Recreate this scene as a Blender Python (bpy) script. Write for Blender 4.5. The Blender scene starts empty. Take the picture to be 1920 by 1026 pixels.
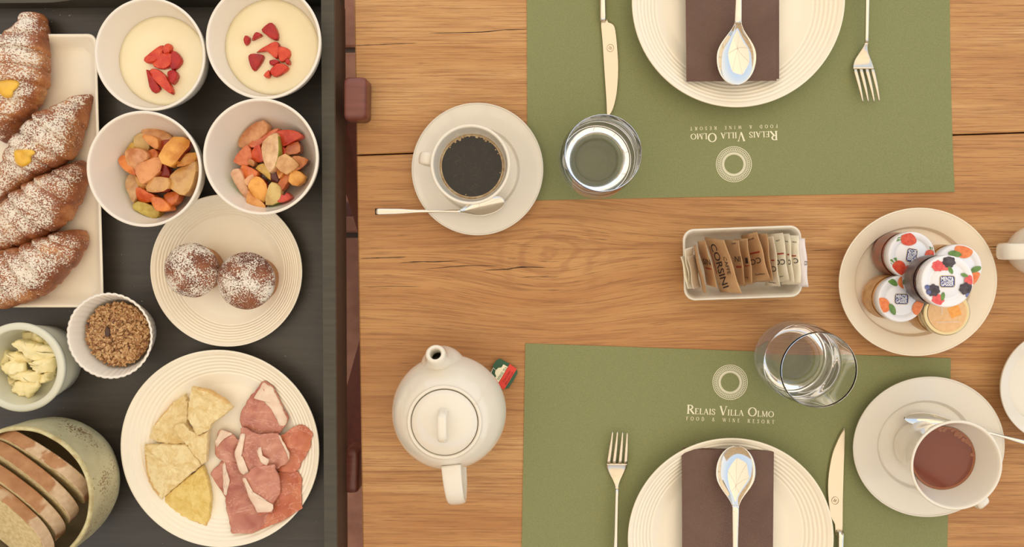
import bpy, math, random
from mathutils import Vector, Matrix, Quaternion, noise
from mathutils.bvhtree import BVHTree
random.seed(7)
PI = math.pi
sc = bpy.context.scene
COL = sc.collection

# ------------------------------------------------------------------ camera
F = 1450.0; IW, IH = 1920.0, 1026.0
NX, NY = 985.0, 440.0            # pixel straight below the lens
D = 0.732                        # height of the lens above the table top
cam_d = bpy.data.cameras.new('camera'); cam = bpy.data.objects.new('camera', cam_d); COL.objects.link(cam)
cam_d.sensor_width = 36.0; cam_d.lens = F / IW * 36.0; cam_d.clip_start = 0.01; cam_d.clip_end = 100
_dir = Vector((NX - IW / 2, -(NY - IH / 2), -F)).normalized()
CQ = _dir.rotation_difference(Vector((0, 0, -1)))
cam.location = (0, 0, D); cam.rotation_mode = 'QUATERNION'; cam.rotation_quaternion = CQ
sc.camera = cam

def ray(px, py):
    v = Vector((px - IW / 2, -(py - IH / 2), -F)); v.rotate(CQ); return v.normalized()
def W(px, py, z=0.0):
    v = ray(px, py); t = (z - D) / v.z
    return Vector((v.x * t, v.y * t, z))
def S(z=0.0):                    # metres per pixel at height z
    return (D - z) / F

# ------------------------------------------------------------------ world, sun, exposure
world = bpy.data.worlds.new('sky'); sc.world = world; world.use_nodes = True
nt = world.node_tree; nt.nodes.clear()
wo = nt.nodes.new('ShaderNodeOutputWorld'); bg = nt.nodes.new('ShaderNodeBackground')
tc = nt.nodes.new('ShaderNodeTexCoord'); sx = nt.nodes.new('ShaderNodeSeparateXYZ'); cr = nt.nodes.new('ShaderNodeValToRGB')
nt.links.new(tc.outputs['Generated'], sx.inputs[0]); nt.links.new(sx.outputs['Z'], cr.inputs[0])
nt.links.new(cr.outputs[0], bg.inputs[0]); nt.links.new(bg.outputs[0], wo.inputs[0])
cr.color_ramp.elements[0].position = 0.0; cr.color_ramp.elements[0].color = (0.93, 0.91, 0.87, 1)
cr.color_ramp.elements[1].position = 0.6; cr.color_ramp.elements[1].color = (0.56, 0.70, 0.93, 1)
bg.inputs[1].default_value = 1.12
sun_d = bpy.data.lights.new('sun', 'SUN'); sun = bpy.data.objects.new('sun', sun_d); COL.objects.link(sun)
sun_d.energy = 5.2; sun_d.angle = math.radians(0.6); sun_d.color = (1.0, 0.93, 0.82)
SUN = Vector((0.36, 0.25, 1.0)).normalized()
sc.cycles.max_bounces = 24; sc.cycles.transmission_bounces = 20; sc.cycles.glossy_bounces = 12; sc.cycles.diffuse_bounces = 6
sun.rotation_mode = 'QUATERNION'; sun.rotation_quaternion = (-SUN).to_track_quat('-Z', 'Y')
vs = sc.view_settings; vs.view_transform = 'Standard'; vs.look = 'None'; vs.gamma = 1.0; vs.exposure = 0.35
try: vs.use_curve_mapping = False
except Exception: pass

# ------------------------------------------------------------------ materials
def lin(c):
    return tuple(((v / 255) / 12.92 if v / 255 <= 0.04045 else ((v / 255 + 0.055) / 1.055) ** 2.4) for v in c[:3]) + (1.0,)
class MT:
    def __init__(s, name):
        s.m = bpy.data.materials.new(name); s.m.use_nodes = True; s.t = s.m.node_tree
        s.b = s.t.nodes['Principled BSDF']; s.g = None
    def n(s, k, **kw):
        x = s.t.nodes.new(k)
        for a, v in kw.items(): setattr(x, a, v)
        return x
    def l(s, a, b): s.t.links.new(a, b)
    def inp(s, **kw):
        for a, v in kw.items(): s.b.inputs[a.replace('_', ' ')].default_value = v
        return s
    def pos(s, scale=(1, 1, 1), rot=(0, 0, 0)):
        g = s.n('ShaderNodeNewGeometry'); mp = s.n('ShaderNodeMapping')
        mp.inputs['Scale'].default_value = scale; mp.inputs['Rotation'].default_value = rot
        s.l(g.outputs['Position'], mp.inputs[0]); return mp.outputs[0]
    def noise(s, vec, scale, detail=3, rough=0.5, dist=0.0):
        x = s.n('ShaderNodeTexNoise'); x.inputs['Scale'].default_value = scale; x.inputs['Detail'].default_value = detail
        x.inputs['Roughness'].default_value = rough; x.inputs['Distortion'].default_value = dist
        s.l(vec, x.inputs['Vector']); return x.outputs['Fac']
    def ramp(s, fac, stops):
        r = s.n('ShaderNodeValToRGB'); e = r.color_ramp.elements
        while len(e) < len(stops): e.new(0.5)
        for k, (p, c) in enumerate(stops):
            e[k].position = p; e[k].color = lin(c) if len(c) == 3 and max(c) > 1 else (c[0], c[0], c[0], 1) if len(c) == 1 else tuple(c) + (1,)
        s.l(fac, r.inputs[0]); return r.outputs[0]
    def mix(s, fac, a, b, mode='MIX'):
        x = s.n('ShaderNodeMix', data_type='RGBA', blend_type=mode)
        for k, v in ((0, fac), (6, a), (7, b)):
            if hasattr(v, 'is_linked') or hasattr(v, 'links'): s.l(v, x.inputs[k])
            else: x.inputs[k].default_value = v
        return x.outputs[2]
    def math(s, op, a, b=0.0, c=0.0, clamp=False):
        x = s.n('ShaderNodeMath', operation=op, use_clamp=clamp)
        for k, v in enumerate((a, b, c)):
            if hasattr(v, 'links'): s.l(v, x.inputs[k])
            else: x.inputs[k].default_value = v
        return x.outputs[0]
    def color(s, out): s.l(out, s.b.inputs['Base Color'])
    def bump(s, h, strength=0.3, dist=0.001):
        x = s.n('ShaderNodeBump'); x.inputs['Strength'].default_value = strength; x.inputs['Distance'].default_value = dist
        s.l(h, x.inputs['Height']); s.l(x.outputs[0], s.b.inputs['Normal'])

def M(name, c, rough=0.5, var=None, vscale=60, bump=0, bscale=400, **kw):
    m = MT(name); m.b.inputs['Base Color'].default_value = lin(c); m.b.inputs['Roughness'].default_value = rough
    for a, v in kw.items(): m.b.inputs[a.replace('_', ' ')].default_value = v
    if var:
        m.color(m.ramp(m.noise(m.pos(), vscale, 4), [(0.35, c), (0.65, var)]))
    if bump: m.bump(m.noise(m.pos(), bscale, 4), bump, 0.0006)
    return m.m

def oak():
    m = MT('oak'); g = m.n('ShaderNodeNewGeometry'); sp = m.n('ShaderNodeSeparateXYZ'); m.l(g.outputs['Position'], sp.inputs[0])
    k = W(1030, 478); kx, ky = k.x, k.y
    dx = m.math('SUBTRACT', sp.outputs[0], kx); dy = m.math('SUBTRACT', sp.outputs[1], ky)
    ex = m.math('POWER', m.math('DIVIDE', dx, 0.085), 2.0); ey = m.math('POWER', m.math('DIVIDE', dy, 0.055), 2.0)
    g1 = m.math('EXPONENT', m.math('MULTIPLY', m.math('ADD', ex, ey), -1.0))
    # the grain swings round the knot
    y2 = m.math('ADD', sp.outputs[1], m.math('MULTIPLY', m.math('MULTIPLY', dy, g1), -0.72))
    y3 = m.math('ADD', y2, m.math('MULTIPLY', g1, 0.004))
    cb = m.n('ShaderNodeCombineXYZ'); m.l(sp.outputs[0], cb.inputs[0]); m.l(y3, cb.inputs[1])
    oi = m.n('ShaderNodeObjectInfo'); m.l(m.math('MULTIPLY', oi.outputs['Random'], 3.0), cb.inputs[2])
    def st(sx_, sy_, off=0.0):
        mp = m.n('ShaderNodeMapping'); mp.inputs['Scale'].default_value = (sx_, sy_, 1); mp.inputs['Location'].default_value = (off, off, 0)
        m.l(cb.outputs[0], mp.inputs[0]); return mp.outputs[0]
    big = m.noise(st(2.2, 16), 1.0, 5, 0.6, 0.6)
    grain = m.noise(st(7, 130, 3.1), 1.0, 5, 0.62, 0.5)
    fine = m.noise(st(13, 760, 5.3), 1.0, 4, 0.6, 0.2)
    pore = m.noise(st(34, 1700, 9.7), 1.0, 3, 0.6, 0.0)
    c0 = m.ramp(big, [(0.30, (174, 122, 74)), (0.5, (192, 144, 92)), (0.70, (208, 165, 113))])
    c1 = m.mix(m.ramp(grain, [(0.36, (0.55,)), (0.52, (0.0,))]), c0, lin((164, 114, 72)))
    c2 = m.mix(m.ramp(fine, [(0.37, (0.68,)), (0.51, (0.0,))]), c1, lin((150, 102, 64)))
    c3 = m.mix(m.ramp(pore, [(0.32, (0.75,)), (0.41, (0.0,))]), c2, lin((118, 80, 50)))
    rr = m.math('SQRT', m.math('ADD', m.math('POWER', m.math('DIVIDE', dx, 0.030), 2.0), m.math('POWER', m.math('DIVIDE', dy, 0.026), 2.0)))
    ring = m.math('SINE', m.math('ADD', m.math('MULTIPLY', rr, 9.0), m.math('ADD', m.math('MULTIPLY', big, 30.0), m.math('MULTIPLY', grain, 9.0))))
    kf = m.math('MULTIPLY', m.ramp(m.math('MULTIPLY', g1, 1.0), [(0.45, (0.0,)), (0.9, (0.34,))]), m.ramp(ring, [(0.2, (0.0,)), (0.9, (1.0,))]))
    c4 = m.mix(kf, c3, lin((146, 96, 62)))
    m.color(c4); m.b.inputs['Roughness'].default_value = 0.62; m.b.inputs['Specular IOR Level'].default_value = 0.3
    m.bump(m.math('ADD', m.math('MULTIPLY', fine, 0.5), pore), 0.35, 0.0004)
    return m.m
OAK = oak()
def painted(name, a, b, rough):
    m = MT(name); v = m.pos((12, 240, 60), (0, 0, PI / 2))
    m.color(m.ramp(m.noise(v, 1.0, 4), [(0.3, a), (0.7, b)])); m.b.inputs['Roughness'].default_value = rough
    m.bump(m.noise(m.pos((30, 900, 60), (0, 0, PI / 2)), 1.0, 3), 0.25, 0.0003); return m.m
BLACK = painted('black_tray_paint', (58, 53, 47), (68, 62, 54), 0.40)
BLACK_RIM = painted('worn_black_rim', (60, 56, 45), (72, 67, 54), 0.5)
BROWN_SIDE = painted('dark_brown_side', (78, 60, 46), (90, 70, 52), 0.5)
REDWOOD = painted('red_brown_wood', (104, 56, 46), (122, 70, 58), 0.32)
REDDARK = painted('dark_red_wood', (92, 52, 44), (110, 62, 50), 0.6)
TILE = M('terracotta', (134, 88, 64), 0.8, (164, 112, 84), 18, 0.5, 200)
GROUT = M('grout', (92, 76, 62), 0.9)
CHINA = M('white_china', (226, 219, 204), 0.08, Coat_Weight=0.3)
CHINA2 = M('cream_china', (242, 232, 210), 0.22)
CHINA3 = M('white_bowl_glaze', (234, 226, 212), 0.16)
GREYCH = M('grey_green_glaze', (214, 213, 192), 0.2)
STEEL = M('polished_steel', (226, 220, 208), 0.07, Metallic=1.0)
STEELB = M('brushed_steel', (218, 206, 186), 0.22, Metallic=1.0)
ENGR = M('engraving', (150, 132, 108), 0.5, Metallic=0.6)
def napkin():
    m = MT('brown_napkin'); v = m.pos((1, 1, 1), (0, 0, PI / 4))
    w = m.n('ShaderNodeTexWave', wave_type='BANDS', bands_direction='X'); w.inputs['Scale'].default_value = 330; m.l(v, w.inputs[0])
    w2 = m.n('ShaderNodeTexWave', wave_type='BANDS', bands_direction='Y'); w2.inputs['Scale'].default_value = 200; m.l(v, w2.inputs[0])
    h = m.math('ADD', w.outputs['Fac'], m.math('MULTIPLY', w2.outputs['Fac'], 0.5))
    m.color(m.ramp(m.noise(m.pos(), 30, 3), [(0.3, (112, 89, 79)), (0.7, (122, 98, 87))])); m.b.inputs['Roughness'].default_value = 0.95
    m.b.inputs['Specular IOR Level'].default_value = 0.1
    m.bump(h, 0.6, 0.0005); return m.m
NAPKIN = napkin()
def matm():
    m = MT('green_paper_mat'); m.color(m.ramp(m.noise(m.pos(), 1500, 2), [(0.3, (122, 125, 84)), (0.7, (142, 145, 100))]))
    m.b.inputs['Roughness'].default_value = 0.8; m.b.inputs['Specular IOR Level'].default_value = 0.2
    m.bump(m.noise(m.pos(), 1800, 2), 0.2, 0.0002); return m.m
MAT = matm()
PRINT = M('cream_print', (236, 230, 202), 0.7)
def glass(name, c, ior, rough=0.0):
    m = MT(name); m.inp(Roughness=rough, IOR=ior, Transmission_Weight=1.0); m.b.inputs['Base Color'].default_value = c; return m.m
GLASS = glass('clear_glass', (1, 1, 0.995, 1), 1.36)
WATER = glass('water', (1.0, 1.0, 1.0, 1), 1.22)
def coffee():
    m = MT('coffee'); n1 = m.noise(m.pos(), 160, 5, 0.6, 2.0)
    m.color(m.ramp(n1, [(0.45, (30, 25, 18)), (0.62, (38, 32, 24)), (0.76, (76, 70, 50))])); m.b.inputs['Roughness'].default_value = 0.25; return m.m
COFFEE = coffee()
CREMA = M('coffee_froth', (176, 144, 104), 0.4, (206, 184, 146), 300, 0.6, 900)
TEA = M('black_tea', (116, 58, 42), 0.06, (108, 54, 40), 20)
TEAEDGE = M('tea_edge', (146, 88, 56), 0.08)
BUBBLE = glass('bubble_film', (0.95, 0.85, 0.78, 1), 1.1)
YOG = M('yogurt', (240, 229, 194), 0.25, (236, 222, 182), 20, 0.25, 70, Subsurface_Weight=0.0)
def berry(name, a, b, seeds=True):
    m = MT(name); n1 = m.noise(m.pos(), 110, 4); m.color(m.ramp(n1, [(0.3, a), (0.7, b)])); m.b.inputs['Roughness'].default_value = 0.22
    if seeds:
        v = m.n('ShaderNodeTexVoronoi'); v.inputs['Scale'].default_value = 520; m.l(m.pos(), v.inputs['Vector']); m.bump(v.outputs['Distance'], 0.6, 0.0008)
    return m.m
STRAW = berry('strawberry_flesh', (196, 44, 26), (222, 88, 52)); STRAWD = berry('strawberry_skin', (152, 22, 22), (184, 34, 28))
_fl = {}
def flesh(c, wet=0.16):
    k = tuple(c)
    if k not in _fl:
        a = (max(0, c[0] - 22), max(0, c[1] - 34), max(0, c[2] - 30)); b = tuple(min(255, v + 10) for v in c)
        m = MT('fruit_%d_%d_%d' % k); m.color(m.ramp(m.noise(m.pos(), 75, 5, 0.6), [(0.34, a), (0.58, b)])); m.b.inputs['Roughness'].default_value = wet
        m.bump(m.noise(m.pos(), 260, 3), 0.35, 0.0008)
        _fl[k] = m.m
    return _fl[k]
def pastry(seed):
    m = MT('croissant_crust'); v = m.pos(); 
    base = m.ramp(m.noise(v, 34 + seed, 5, 0.6, 0.4), [(0.30, (112, 60, 36)), (0.47, (156, 92, 54)), (0.60, (186, 122, 72)), (0.74, (206, 156, 98))])
    strk = m.noise(m.pos((300, 70, 80), (0, 0, 0.9)), 1.0, 4, 0.6, 0.8)
    base = m.mix(m.ramp(strk, [(0.36, (0.55,)), (0.5, (0.0,))]), base, lin((126, 70, 44)))
    pn = m.noise(v, 760, 3, 0.55, 0.5); pb = m.noise(v, 46, 3, 0.5, 0.3)
    g = m.n('ShaderNodeNewGeometry'); sp = m.n('ShaderNodeSeparateXYZ'); m.l(g.outputs['Normal'], sp.inputs[0])
    up = m.ramp(sp.outputs[2], [(0.30, (0.0,)), (0.80, (1.0,))])
    s = m.math('ADD', m.math('MULTIPLY', pn, 1.15), m.math('MULTIPLY', pb, 0.48)); s = m.math('ADD', s, m.math('MULTIPLY', up, 0.22))
    pf = m.ramp(m.math('MULTIPLY', s, 0.8), [(0.788, (0.0,)), (0.83, (0.90,))])
    m.color(m.mix(pf, base, lin((238, 230, 212))))
    m.l(m.ramp(pf, [(0.0, (0.42,)), (1.0, (0.95,))]), m.b.inputs['Roughness'])
    m.bump(m.math('ADD', m.math('MULTIPLY', strk, 0.8), m.math('MULTIPLY', pf, 0.5)), 0.6, 0.001); return m.m
def muffin_top():
    m = MT('sugared_muffin_top'); v = m.pos()
    base = m.ramp(m.noise(v, 60, 4), [(0.35, (104, 56, 40)), (0.65, (150, 92, 60))])
    pn = m.noise(v, 860, 3, 0.58, 0.5); pb = m.noise(v, 52, 3, 0.5, 0.3)
    s = m.math('ADD', m.math('MULTIPLY', pn, 0.75), m.math('MULTIPLY', pb, 0.5))
    pf = m.ramp(s, [(0.595, (0.0,)), (0.645, (0.93,))])
    m.color(m.mix(pf, base, lin((240, 232, 216)))); m.b.inputs['Roughness'].default_value = 0.9
    m.bump(m.math('ADD', pn, pf), 0.6, 0.001); return m.m
MUFTOP = muffin_top(); MUFSIDE = M('muffin_side', (164, 112, 70), 0.8, (184, 134, 88), 120, 0.5, 500)
CUSTARD = M('custard', (236, 188, 66), 0.3, (228, 176, 58), 60)
BUTTER = M('butter', (250, 238, 190), 0.32, (246, 230, 172), 120, 0.8, 420)
OATS = [M('oat_flake', c, 0.7, tuple(v - 22 for v in c), 300) for c in ((196, 152, 104), (172, 124, 80), (212, 172, 122), (150, 104, 66))]
RAISIN = M('raisin', (72, 46, 34), 0.5)
def cheese_m(a, b):
    m = MT('hard_cheese'); m.color(m.ramp(m.noise(m.pos(), 110, 6, 0.7, 0.5), [(0.36, a), (0.60, b)])); m.b.inputs['Roughness'].default_value = 0.5
    m.bump(m.noise(m.pos(), 230, 6, 0.7), 0.9, 0.0016); return m.m
CHEESE = cheese_m((222, 190, 124), (242, 222, 170)); CHEESEY = cheese_m((220, 184, 94), (236, 208, 128)); RIND = M('cheese_rind', (206, 162, 96), 0.6, (222, 184, 120), 80)
def ham_m(a, b):
    m = MT('cured_ham'); n1 = m.noise(m.pos(), 55, 4, 0.55, 0.6)
    base = m.ramp(n1, [(0.32, a), (0.68, b)])
    w = m.noise(m.pos((1, 2.2, 1), (0, 0, 0.6)), 30, 4, 0.6, 0.8); w = m.math('ABSOLUTE', m.math('SUBTRACT', w, 0.5))
    m.color(m.mix(m.ramp(w, [(0.0, (0.50,)), (0.014, (0.0,))]), base, lin((230, 186, 166))))
    m.b.inputs['Roughness'].default_value = 0.34; m.bump(m.noise(m.pos((600, 60, 60), (0, 0, 0.8)), 1.0, 3), 0.25, 0.0006); return m.m
HAM = [ham_m((166, 92, 76), (204, 140, 116)), ham_m((176, 106, 88), (212, 154, 128)), ham_m((184, 98, 70), (210, 134, 98))]
FAT = M('ham_fat', (236, 214, 190), 0.35, (226, 196, 172), 90)
CRUMB = M('bread_crumb', (214, 196, 150), 0.95, (190, 168, 118), 260, 1.0, 520)
def crust_m():
    m = MT('bread_crust'); n1 = m.noise(m.pos(), 26, 3, 0.5, 0.5)
    cr_ = m.ramp(m.noise(m.pos(), 120, 4), [(0.3, (158, 108, 68)), (0.7, (180, 132, 90))])
    fl = m.ramp(m.noise(m.pos(), 160, 4), [(0.3, (190, 158, 122)), (0.7, (210, 182, 148))])
    m.color(m.mix(m.ramp(n1, [(0.45, (0.0,)), (0.49, (1.0,))]), cr_, fl)); m.b.inputs['Roughness'].default_value = 0.8
    m.bump(m.noise(m.pos(), 300, 4), 0.4, 0.0008); return m.m
CRUST = crust_m()
def stone():
    m = MT('speckled_stoneware'); v = m.pos(); n1 = m.noise(v, 26, 4, 0.6); sp_ = m.noise(v, 520, 3, 0.6)
    base = m.ramp(n1, [(0.3, (164, 158, 124)), (0.7, (196, 190, 152))])
    s = m.math('ADD', m.math('MULTIPLY', sp_, 0.8), m.math('MULTIPLY', m.noise(v, 30, 2, 0.5), 0.5))
    m.color(m.mix(m.ramp(s, [(0.735, (0.0,)), (0.775, (0.85,))]), base, lin((112, 78, 46)))); m.b.inputs['Roughness'].default_value = 0.42
    m.bump(m.noise(v, 40, 4), 0.5, 0.002); return m.m
STONE = stone(); STONER = M('stoneware_rim', (206, 198, 150), 0.35, (176, 158, 108), 140)
STONEIN = M('stoneware_inside', (176, 162, 128), 0.5)
KRAFT = M('kraft_paper', (196, 156, 112), 0.5, (210, 172, 128), 90, 0.9, 130)
WPAPER = M('white_paper', (228, 218, 196), 0.6, (236, 228, 206), 90, 0.8, 130)
LPAPER = M('lavender_paper', (222, 214, 214), 0.6)
INK = M('dark_ink', (58, 44, 44), 0.7); REDINK = M('red_ink', (172, 58, 44), 0.7)
LIDW = M('white_lid', (232, 232, 236), 0.18); BADGE = M('blue_badge', (44, 58, 128), 0.4); GOLD = M('gold_line', (186, 162, 110), 0.4)
PR = {k: M(k + '_print', c, 0.35, v, 300) for k, c, v in (('red', (204, 62, 44), (222, 92, 66)), ('orange', (222, 112, 58), (234, 140, 84)),
      ('green', (84, 124, 60), (112, 150, 78)), ('black', (46, 40, 48), (78, 68, 78)), ('pink', (214, 70, 74), (226, 104, 100)), ('blue', (78, 86, 140), (112, 120, 168)),
      ('honey', (222, 176, 122), (230, 186, 134)), ('comb', (232, 150, 60), (240, 170, 84)))}
JAMR = M('strawberry_jam', (122, 52, 36), 0.08, Coat_Weight=1.0); JAMO = M('apricot_jam', (196, 132, 66), 0.08, Coat_Weight=1.0)
JAMB = M('berry_jam', (64, 46, 52), 0.08, Coat_Weight=1.0); HONEY = M('honey', (206, 158, 88), 0.06, Coat_Weight=1.0)
GLID = M('gold_lid', (206, 190, 150), 0.2, Metallic=0.9); TAGG = M('tag_green', (44, 86, 58), 0.5); TAGR = M('tag_red', (222, 62, 46), 0.5); TAGC = M('tag_cream', (244, 236, 200), 0.5)
CORD = M('tea_string', (238, 228, 206), 0.8)
SUGAR = M('sugar', (226, 220, 208), 0.8)
CRACK = M('wood_crack', (52, 34, 24), 0.9)
def canopy():
    m = MT('cream_canopy'); t = m.t; tr = m.n('ShaderNodeBsdfTranslucent'); df = m.n('ShaderNodeBsdfDiffuse'); mx = m.n('ShaderNodeMixShader')
    tr.inputs[0].default_value = (0.92, 0.82, 0.64, 1); df.inputs[0].default_value = (0.85, 0.78, 0.64, 1); mx.inputs[0].default_value = 0.5
    m.l(tr.outputs[0], mx.inputs[1]); m.l(df.outputs[0], mx.inputs[2]); m.l(mx.outputs[0], t.nodes['Material Output'].inputs[0]); return m.m
CANOPY = canopy()

# ------------------------------------------------------------------ object helpers
def T(o, label, cat, group=None, kind=None):
    if label: o['label'] = label
    if cat: o['category'] = cat
    if group: o['group'] = group
    if kind: o['kind'] = kind
    return o
def root(name, loc, label=None, cat=None, group=None, kind=None):
    o = bpy.data.objects.new(name, None); COL.objects.link(o); o.location = loc; o.empty_display_size = 0.02
    return T(o, label, cat, group, kind)
def wloc(o):
    v = Vector(o.location)
    while o.parent: o = o.parent; v += Vector(o.location)
    return v
def mk(name, verts, faces, mats, parent=None, smooth=True, fm=None, origin=None, label=None):
    verts = [Vector(v) for v in verts]
    if parent is not None: org = wloc(parent)
    elif origin is not None: org = Vector(origin)
    else:
        org = sum(verts, Vector()) / len(verts); org.z = min(v.z for v in verts)
    me = bpy.data.meshes.new(name); me.from_pydata([v - org for v in verts], [], faces)
    if not isinstance(mats, (list, tuple)): mats = [mats]
    for m in mats: me.materials.append(m)
    if fm: me.polygons.foreach_set('material_index', fm)
    if smooth: me.polygons.foreach_set('use_smooth', [True] * len(faces))
    me.update(); o = bpy.data.objects.new(name, me); COL.objects.link(o)
    if parent is not None: o.parent = parent
    else: o.location = org
    if label: o['label'] = label
    return o
def joinp(parts):
    V, Fc, fm = [], [], []
    for k, p in enumerate(parts):
        o = len(V); V += list(p[0]); Fc += [tuple(i + o for i in f) for f in p[1]]
        fm += list(p[2]) if len(p) > 2 and p[2] is not None else [0] * len(p[1])
    return V, Fc, fm
def bez(pts, n=6):               # Catmull-Rom through points (any tuple length)
    out = []; P = [pts[0]] + list(pts) + [pts[-1]]
    for i in range(1, len(P) - 2):
        for k in range(n):
            t = k / n; out.append(tuple(0.5 * (2 * b + (c - a) * t + (2 * a - 5 * b + 4 * c - d) * t * t + (3 * b - a - 3 * c + d) * t ** 3)
                                    for a, b, c, d in zip(P[i - 1], P[i], P[i + 1], P[i + 2])))
    out.append(tuple(pts[-1])); return out
def lathe(c, prof, seg=72, kx=1.0, ky=1.0, rf=None, fmf=None):
    V, Fc, fm = [], [], []
    rings = []
    for (r, z) in prof:
        if r < 1e-6:
            rings.append([len(V)]); V.append((c[0], c[1], c[2] + z)); continue
        ids = []
        for k in range(seg):
            a = 2 * PI * k / seg; q = rf(a, r, z) if rf else (r, z)
            ids.append(len(V)); V.append((c[0] + q[0] * math.cos(a) * kx, c[1] + q[0] * math.sin(a) * ky, c[2] + q[1]))
        rings.append(ids)
    for i in range(len(rings) - 1):
        A, B = rings[i], rings[i + 1]; mi = fmf(i) if fmf else 0
        if len(A) == 1 and len(B) == 1: continue
        for k in range(seg):
            k2 = (k + 1) % seg
            if len(A) == 1: Fc.append((A[0], B[k2], B[k]))
            elif len(B) == 1: Fc.append((A[k], A[k2], B[0]))
            else: Fc.append((A[k], A[k2], B[k2], B[k]))
            fm.append(mi)
    return V, Fc, fm
def ribbon(path, wdir, ws, ts, seg=16, caps=True, sup=2.0):
    """tube with an elliptic section: ws half widths along wdir, ts half thicknesses"""
    V, Fc = [], []; n = len(path); P = [Vector(p) for p in path]
    if not isinstance(ws, (list, tuple)): ws = [ws] * n
    if not isinstance(ts, (list, tuple)): ts = [ts] * n
    for i, p in enumerate(P):
        t = (P[min(i + 1, n - 1)] - P[max(i - 1, 0)]).normalized(); wd = wdir[i] if isinstance(wdir, list) else wdir
        wd = (wd - t * wd.dot(t)).normalized(); nn = t.cross(wd)
        for k in range(seg):
            a = 2 * PI * k / seg; ca, sa = math.cos(a), math.sin(a)
            ca = math.copysign(abs(ca) ** (2 / sup), ca); sa = math.copysign(abs(sa) ** (2 / sup), sa)
            V.append(p + wd * (ws[i] * ca) + nn * (ts[i] * sa))
    for i in range(n - 1):
        for k in range(seg):
            k2 = (k + 1) % seg; Fc.append((i * seg + k, i * seg + k2, (i + 1) * seg + k2, (i + 1) * seg + k))
    if caps:
        Fc.append(tuple(reversed(range(seg)))); Fc.append(tuple((n - 1) * seg + k for k in range(seg)))
    return V, Fc
def interp(vals, n):             # resample a list to n values
    out = []
    for i in range(n):
        t = i / (n - 1) * (len(vals) - 1); k = min(int(t), len(vals) - 2); out.append(vals[k] + (vals[k + 1] - vals[k]) * (t - k))
    return out
def box(c, s, rz=0.0, bev=0.0):
    """box centred at c, size s, optional bevelled top edges"""
    x, y, z = s[0] / 2, s[1] / 2, s[2] / 2; b = bev
    lv = [(x, y, -z), (x, y, z - b), (x - b, y - b, z)] if b else [(x, y, -z), (x, y, z)]
    V = []
    for (a, e, h) in lv:
        for sx_, sy_ in ((-1, -1), (1, -1), (1, 1), (-1, 1)):
            px, py = a * sx_, e * sy_; V.append((c[0] + px * math.cos(rz) - py * math.sin(rz), c[1] + px * math.sin(rz) + py * math.cos(rz), c[2] + h))
    Fc = [(3, 2, 1, 0)]
    for l in range(len(lv) - 1):
        for k in range(4): k2 = (k + 1) % 4; Fc.append((l * 4 + k, l * 4 + k2, l * 4 + 4 + k2, l * 4 + 4 + k))
    o = (len(lv) - 1) * 4; Fc.append((o, o + 1, o + 2, o + 3)); return V, Fc
def smooth_poly(pts, n=4): 
    P = list(pts); N = len(P); out = []
    for i in range(N):
        a, b, c, d = P[i - 1], P[i], P[(i + 1) % N], P[(i + 2) % N]
        for k in range(n):
            t = k / n; out.append(tuple(0.5 * (2 * q + (r - p) * t + (2 * p - 5 * q + 4 * r - s) * t * t + (3 * q - p - 3 * r + s) * t ** 3) for p, q, r, s in zip(a, b, c, d)))
    return out
def densify(pts, step):
    out = []
    for i, a in enumerate(pts):
        b = pts[(i + 1) % len(pts)]; L = math.dist(a, b); k = max(1, int(L / step))
        for j in range(k): out.append((a[0] + (b[0] - a[0]) * j / k, a[1] + (b[1] - a[1]) * j / k))
    return out
def ccw(p): return sum(p[i][0] * p[(i + 1) % len(p)][1] - p[(i + 1) % len(p)][0] * p[i][1] for i in range(len(p))) > 0
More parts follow.
